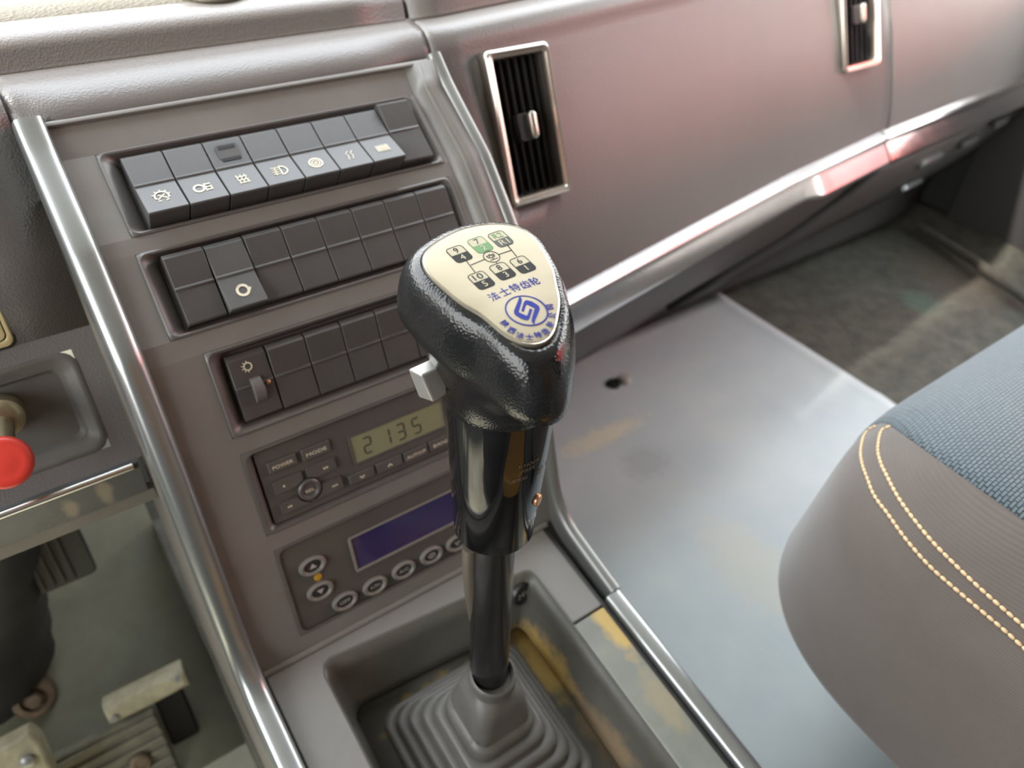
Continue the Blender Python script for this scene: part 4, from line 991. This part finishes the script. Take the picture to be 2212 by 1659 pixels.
# ------------------------------------------------------------------ driver footwell
pn = np.array((0, -1.8, -1.0)); 
PY = .50; pz0 = .17
c1 = onplane(332, 1529, (0, .545, .150), _n((0, -1.0, .556)))
pfm = Fr(c1, (1, 0, 0), (0, .49, .87))
ped = thing('foot_pedal', c1, 'ribbed dusty foot pedal at the lower left, beside the console', 'pedal')
(a0, b0), (a1, b1) = pfm.loc(105, 1659), pfm.loc(387, 1655)
pw = .105; ph = .22
mb = MB(); mb.box(pfm, -pw, 0, -ph, 0, -.014, -.001); obj('pad', mb, MT['pedal'], ped, bevel=.003)
for i in range(17):
    b_ = -.006 - i * .0125
    mb = MB(); mb.box(pfm, -pw + .003, -.002, b_ - .0058, b_, -.002, .0022); obj('tread_rib', mb, MT['pedal'], ped, bevel=.0012)
mb = MB(); mb.box(pfm, .0005, .030, -ph, -.004, -.06, -.030); obj('side_gap_shade', mb, MT['black'], ped, bevel=.003)  # black box standing in for the shaded gap beside the pedal
ra, rb = pfm.loc(303, 1645); mb = MB(); mb.lathe(pfm.sub(ra, rb, .002), [(.010, -.002), (.0105, .002), (.0085, .0045), (.006, .005), (.0055, .003), (.0003, .003)], 24); obj('rivet', mb, MT['rust'], ped, smooth=40)
# worn hinge block at the head of the pedal
hb = onplane(318, 1495, pfm.P(0, 0, .004), pfm.n); hf = Fr(hb, (1, -.05, 0.06), (0, .49, .87))
br = thing('hinge_block', hb, 'worn cream hinge block above the ribbed foot pedal', 'bracket')
mb = MB(); mb.loft([[hf.P(x, b, c) for b, c in ((-.011, -.012), (-.013, .002), (-.009 + dz_, .009 + dz_), (.007, .011 + dz_), (.012, .004), (.012, -.012))] for x, dz_ in ((-.039, .000), (-.035, .002), (-.020, .000), (0, -.002), (.022, -.001), (.034, .003), (.039, .001))], True); obj('block', mb, MT['bracket'], br, bevel=.002)
for x, b_ in ((-.033, -.004), (.031, .004)):
    mb = MB(); mb.lathe(hf.sub(x, b_, .009), [(.0042, -.004), (.0042, .003), (.003, .0042), (.0003, .0044)], 16); obj('pin', mb, MT['silver'], br, smooth=40)
# second bracket at the bottom left corner
g = onplane(30, 1640, (0, .47, .10), _n((0, -1, .556))); gf = Fr(g, (1, -.05, .05), (0, .49, .87))
b2 = thing('floor_bracket', g, 'worn cream metal bracket cut off by the bottom left corner', 'bracket')
mb = MB(); mb.prism(gf, [(-.09, -.05), (.022, -.05), (.024, .006), (.020, .018), (-.03, .016), (-.09, .010)], -.02, .006); obj('plate', mb, MT['bracket'], b2, bevel=.003)
mb = MB(); mb.lathe(gf.sub(.010, -.004, .006), [(.006, -.002), (.006, .004), (.0035, .006), (.0003, .006)], 18); obj('pin', mb, MT['silver'], b2, smooth=40)
# round rusty bolt with a dark hose above it
g = onplane(73, 1505, (0, .60, .062), _n((0, -.83, .556))); gf = Fr(g, (1, 0, 0), (0, .556, .83))
bo = thing('floor_bolt', g, 'round rusty floor bolt by the dark column, lower left', 'bolt')
mb = MB(); mb.lathe(gf, [(.022, -.012), (.022, .002), (.019, .008), (.013, .009), (.012, .004), (.0003, .004)], 28); obj('washer', mb, MT['rust'], bo, smooth=40)
mb = MB(); mb.lathe(gf, [(.0085, .003), (.0085, .012), (.007, .014), (.0003, .014)], 6); obj('bolt_head', mb, MT['rust'], bo, smooth=0)
# steering column boot, dark mass on the far left
c0_ = onplane(-45, 1330, (0, .62, .25), np.array((0, 1., 0))); c1_ = onplane(-20, 1480, (0, .66, .02), np.array((0, 1., 0)))
sc = thing('steering_column', c1_, 'black steering column boot in the dark left footwell', 'steering column')
dirc = _n(c0_ - c1_); pts = [c1_ + dirc * t_ for t_ in np.linspace(-.04, .34, 17)]
mb = MB(); mb.tube(pts, [.062 + (.006 if k % 2 else 0) - .0012 * k for k in range(17)], 28); obj('boot', mb, MT['dark'], sc, smooth=50)
# dark hanging pedal, grooved face
q0 = onplane(165, 1142, (0, .60, .30), _n((0, -1, .25))); hf2 = Fr(q0, (1, 0, 0), (0, .25, 1))
hp_ = thing('brake_pedal', q0, 'dark grooved pedal hanging under the bright strip, in the shaded footwell', 'pedal')
(x0_, y0_), (x1_, y1_) = hf2.loc(203, 1227), hf2.loc(110, 1262)
wdt = .070; hgt = abs(y0_) + .006
mb = MB(); mb.prism(hf2, rrect(-wdt, .002, -hgt, .035, .006), -.012, 0); obj('pad', mb, MT['pedal_dark'], hp_, bevel=.002)
for i in range(6):
    a_ = -wdt + .006 + i * .0085
    mb = MB(); mb.box(hf2, a_, a_ + .0052, -hgt + .005, .032, -.001, .0025); obj('tread_rib', mb, MT['pedal_dark'], hp_, bevel=.0012)
mb = MB(); mb.tube([hf2.P(-.035, .03, -.008), hf2.P(-.035, .12, -.02), hf2.P(-.035, .22, .02)], .012, 12); obj('arm', mb, MT['cab_dark'], hp_)

# ------------------------------------------------------------------ passenger floor
mx0, mx1 = .304, .936
mat_t = thing('floor_mat', ((mx0 + mx1) / 2, .1, ZT), 'dusty grey vinyl floor covering between the console and the passenger seat', 'floor mat')
mb = MB(); rows = []
for y in np.linspace(-1.0, .665, 70):
    r_ = []
    for x in np.linspace(mx0, mx1, 44):
        z = ZT + .006 + .0012 * math.sin(9 * x + 5 * y) + .001 * math.sin(17 * y - 6 * x)
        # a raised crease running across and a fold in front of the seat
        z += .003 * math.exp(-((y - .330 - .10 * (x - .8)) / .010) ** 2) * (1 / (1 + math.exp(-(x - .62) * 40)))
        z += .002 * math.exp(-((x - .80 + .2 * (y - .4)) / .010) ** 2) * math.exp(-((y - .42) / .10) ** 2)
        z += .004 * math.exp(-((x - y * .2 - .50) / .035) ** 2) * math.exp(-((y + .02) / .10) ** 2)
        z += .004 * max(0, (x - .915) / .02)
        r_.append((x, y, z))
    rows.append(r_)
mb.grid(rows); mb.keep = True; obj('sheet', mb, MT['mat'], mat_t, smooth=180, solid=.004)
pp = onZ(1340, 827, ZT + .006)
pg = thing('floor_peg', pp, 'small white and black peg in the grey floor covering, below the metal strip', 'peg')
f_ = Fr(pp, (1, 0, 0), (0, 1, 0)); mb = MB(); mb.lathe(f_.sub(.006, 0, 0), [(.010, -.004), (.010, .004), (.007, .009), (.0003, .010)], 18); obj('cap', mb, MT['legend'], pg, smooth=40)
mb = MB(); mb.lathe(f_.sub(-.012, .002, 0), [(.010, -.004), (.010, .0035), (.007, .004), (.0003, .004)], 18); obj('hole', mb, MT['black'], pg, smooth=40)
ct = thing('carpet', (1.2, .1, ZT), 'brown grey carpet in the passenger footwell, right of the grey floor covering', 'carpet')
mb = MB(); rows = []
for y in np.linspace(-1.0, .672, 60):
    rows.append([(x, y, ZT + .003 + .0022 * math.sin(31 * x + 13 * y) * math.sin(23 * y - 7 * x) + .03 * max(0, (x - 1.40) / .1) ** 2) for x in np.linspace(.930, 1.500, 50)])
mb.grid(rows); mb.keep = True; obj('pile', mb, MT['carpet'], ct, smooth=180, solid=.003)
# raised ribs of the door sill
p0_, p1_ = onZ(1985, 488, ZT + .02), onZ(2230, 655, ZT + .02)
sill = thing('door_sill', p0_, 'dark door sill with a pale raised rib, at the right edge beyond the carpet', 'sill')
mb = MB(); mb.tube([p0_, (p0_ + p1_) / 2 + (.004, 0, .002), p1_, p1_ + (p1_ - p0_)], .009, 12); obj('rib', mb, MT['carpet'], sill, smooth=60)
p2_ = [onX(u, v, 1.50) for u, v in ((2105, 515), (2150, 518), (2190, 545), (2235, 590))]
mb = MB(); mb.tube(dense(p2_, 4), .007, 12); obj('rib', mb, MT['carpet'], sill, smooth=60)
dl = MB(); dl.box(WORLD, 1.497, 1.5195, .30, .60, ZT + .001, .60); obj('sill_panel', dl, MT['cab_dark'], sill, bevel=.004)

# ------------------------------------------------------------------ passenger seat
x0, y1, z1, z0, rx, ry, rzt, rzb, pitch, yaw, ex = .3754, .1777, .526, .3102, .16, .1497, .1017, .0301, .1182, .0108, .78
pw_ = 2 / ex; XR_ = .95
cpi, spi, cya, sya = math.cos(pitch), math.sin(pitch), math.cos(yaw), math.sin(yaw)
def seatpt(x, y, z):
    q = np.array((x - x0, y - y1, z - z1)); yy = q[1] * cpi - q[2] * spi; zz = q[1] * spi + q[2] * cpi
    return np.array((q[0] * cya - yy * sya + x0, q[0] * sya + yy * cya + y1, zz + z1))
def prof_at(x, off=0.0, dip=0.0):
    dx = max(0.0, (x0 + rx - x) / rx); dx = max(dx, (x - (XR_ - rx)) / rx) if x > XR_ - rx else dx
    m = max(0.0, 1 - min(1, dx) ** pw_) ** (1 / pw_)
    out = []
    A = [(-.40, 1.0, 1)]
    def sp(v): return math.copysign(abs(v) ** ex, v)
    yc_, zt_c, zb_c = y1 - ry, z1 - rzt, z0 + rzb
    r_t = (rzt * m + off); r_b = rzb * m + off; r_y = ry * m + off
    for t_ in np.linspace(0, 1, 9)[:-1]: out.append(seatpt(x, yc_ - .42 * (1 - t_), zt_c + r_t))
    for th in np.linspace(math.pi / 2, 0, 22):
        c_, s_ = sp(math.cos(th)), sp(math.sin(th)); d = (abs(c_) ** pw_ + abs(s_) ** pw_) ** (1 / pw_)
        out.append(seatpt(x, yc_ + r_y * c_ / d, zt_c + r_t * s_ / d))
    for th in np.linspace(0, -math.pi / 2, 12)[0:]:
        c_, s_ = sp(math.cos(th)), sp(math.sin(th)); d = (abs(c_) ** pw_ + abs(s_) ** pw_) ** (1 / pw_)
        out.append(seatpt(x, yc_ + r_y * c_ / d, zb_c + r_b * s_ / d))
    out.append(seatpt(x, yc_ - .42, zb_c - r_b))
    return out
seat = thing('passenger_seat', (.66, -.05, ZT), 'passenger seat cushion, blue grey woven centre and brown side bolster with two tan stitch lines', 'seat')
# the seam between bolster and centre runs straight along the top and over the front edge
xs_ = np.linspace(x0 + .012, .62, 90); TAB = np.array([prof_at(x) for x in xs_])
def px(p):
    c = M3.T @ (np.array(p) - EYE); return np.array((1106 + FPX * c[0] / c[2], 829.5 + FPX * c[1] / c[2]))
LA, LB_ = np.array((1929., 925.)), np.array((2212., 1127.)); LN = np.array((LB_[1] - LA[1], -(LB_[0] - LA[0]))); LN /= np.linalg.norm(LN)
nj = TAB.shape[1]; xb = np.full(nj, np.nan)
for j in range(nj):
    d = np.array([(px(TAB[i, j]) - LA) @ LN for i in range(len(xs_))])
    c_ = np.where((d[:-1] < 0) & (d[1:] >= 0))[0]
    if len(c_): i = c_[0]; xb[j] = xs_[i] + (xs_[i + 1] - xs_[i]) * (-d[i]) / (d[i + 1] - d[i])
ok = [j for j in range(nj) if not np.isnan(xb[j]) and 6 <= j <= 24]
xb = np.interp(np.arange(nj), ok, xb[ok]); xb = np.clip(xb, x0 + .05, .56)
for _ in range(3): xb = np.convolve(np.r_[xb[0], xb, xb[-1]], (.25, .5, .25), 'valid')
def ring_at(fn, off):
    return [prof_at(fn(xb[j]), off)[j] for j in range(nj)]
mb = MB(); mb.loft([ring_at(lambda b_: x0 + (b_ - x0) * (1 - math.cos(t_)), 0.0) for t_ in np.linspace(.03, math.pi / 2, 26)], True, True, True); bol = obj('side_bolster', mb, MT['seatcloth'], seat, smooth=70)
tmp = MB(); tmp.v = list(mb.v); tmp.f = list(mb.f)
mb = MB(); mb.loft([ring_at(lambda b_: b_ - .0006 + d_, o_) for d_, o_ in ((0, -.004), (.002, -.001), (.0045, .0008), (.0085, .0016))] + [ring_at(lambda b_: b_ + .0085 + (XR_ - .02 - b_ - .0085) * q_, .0018) for q_ in np.linspace(.05, 1, 20)], True, True, True)
obj('seat_centre', mb, MT['weave'], seat, smooth=70)
bx = MB(); bx.box(WORLD, .46, .90, -.45, .02, ZT + .012, .36); obj('seat_base', bx, MT['cab_dark'], seat, bevel=.01)
bkm = MB(); bkm.loft([[(x, y, z) for x, y in rrect(.42, .93, -.62 - t_, -.46 - t_, .06)] for z, t_ in ((.38, 0), (.45, .02), (.70, .08), (1.0, .15), (1.12, .19))], True); obj('backrest', bkm, MT['seatcloth'], seat, smooth=50)
# stitches: laid one by one along the cloth
bvh = BVHTree.FromPolygons([Vector(p) for p in tmp.v], tmp.f)
def hit(u, v):
    r_ = ray(u, v); loc, nor, idx, d = bvh.ray_cast(Vector(EYE), Vector(r_).normalized())
    return (np.array(loc), np.array(nor)) if loc is not None else None
st1 = [(1893, 921), (1878, 929), (1866, 945), (1860, 977), (1864, 1005), (1874, 1033), (1890, 1072), (1918, 1110), (1960, 1168), (2015, 1229), (2098, 1301), (2167, 1359), (2225, 1412)]
st2 = [(1926, 921), (1911, 927), (1902, 938), (1897, 972), (1903, 1000), (1913, 1022), (1946, 1083), (2001, 1155), (2056, 1213), (2126, 1279), (2212, 1354), (2235, 1374)]
sm = MB(); f0 = Fr((0, 0, 0), (1, 0, 0), (0, 1, 0)); LEN = .0043
sm.loft([[(x, r_ * math.cos(a), r_ * .8 * math.sin(a)) for a in np.linspace(0, 2 * math.pi, 7, endpoint=False)] for x, r_ in ((-LEN * .5, .0005), (-LEN * .34, .0011), (0, .0013), (LEN * .34, .0011), (LEN * .5, .0005))], True)
proto = None; nst = 0
for path in (st1, st2):
    dn = dense(path, 30); H = [hit(*p) for p in dn]; H = [h for h in H if h is not None]
    P_ = np.array([h[0] for h in H]); Nn = np.array([h[1] for h in H]); s_ = np.r_[0, np.cumsum(np.linalg.norm(np.diff(P_, axis=0), axis=1))]
    for d in np.arange(LEN / 2, s_[-1], LEN * 1.04):
        c_ = np.array([np.interp(d, s_, P_[:, k]) for k in range(3)]); n_ = _n([np.interp(d, s_, Nn[:, k]) for k in range(3)])
        c2 = np.array([np.interp(min(d + .002, s_[-1]), s_, P_[:, k]) for k in range(3)]); c3 = np.array([np.interp(max(d - .002, 0), s_, P_[:, k]) for k in range(3)])
        if n_ @ (EYE - c_) < 0: n_ = -n_
        if np.linalg.norm(c2 - c3) < 1e-6: continue
        t_ = _n(c2 - c3); fr_ = Fr(c_ + n_ * .0005, t_, np.cross(n_, t_))
        if proto is None:
            proto = obj('stitch', sm, MT['thread'], None, origin=(0, 0, 0), smooth=80); o_ = proto
        else:
            o_ = proto.copy(); COL.objects.link(o_)
        o_.parent = None; o_.matrix_parent_inverse = Matrix.Identity(4)
        o_.matrix_basis = Matrix([[fr_.ex[i], fr_.ey[i], fr_.n[i], fr_.o[i]] for i in range(3)] + [[0, 0, 0, 1]])
        child(bol, o_); nst += 1

# ------------------------------------------------------------------ driver seat (behind the lens' lower edge, seen only in reflections)
ds = thing('bucket_seat', (-.33, -.25, 0), 'dark driver seat cushion just below the bottom left of the view', 'seat')
mb = MB(); mb.loft([[(x, y, z) for x, y in rrect(-.60 + q, -.06 - q, -.62, .04 - q, .07)] for z, q in ((.18, .03), (.24, 0), (.40, 0), (.45, .02), (.465, .06))], True); obj('cushion', mb, MT['cab_dark'], ds, smooth=60)
mb = MB(); mb.loft([[(x, y, z) for x, y in rrect(-.58, -.08, -.78 - t_, -.62 - t_, .06)] for z, t_ in ((.42, 0), (.70, .06), (1.05, .14))], True); obj('backrest', mb, MT['cab_dark'], ds, smooth=60)
mb = MB(); mb.box(WORLD, -.50, -.14, -.55, -.05, .001, .19); obj('pedestal', mb, MT['cab_dark'], ds, bevel=.01)
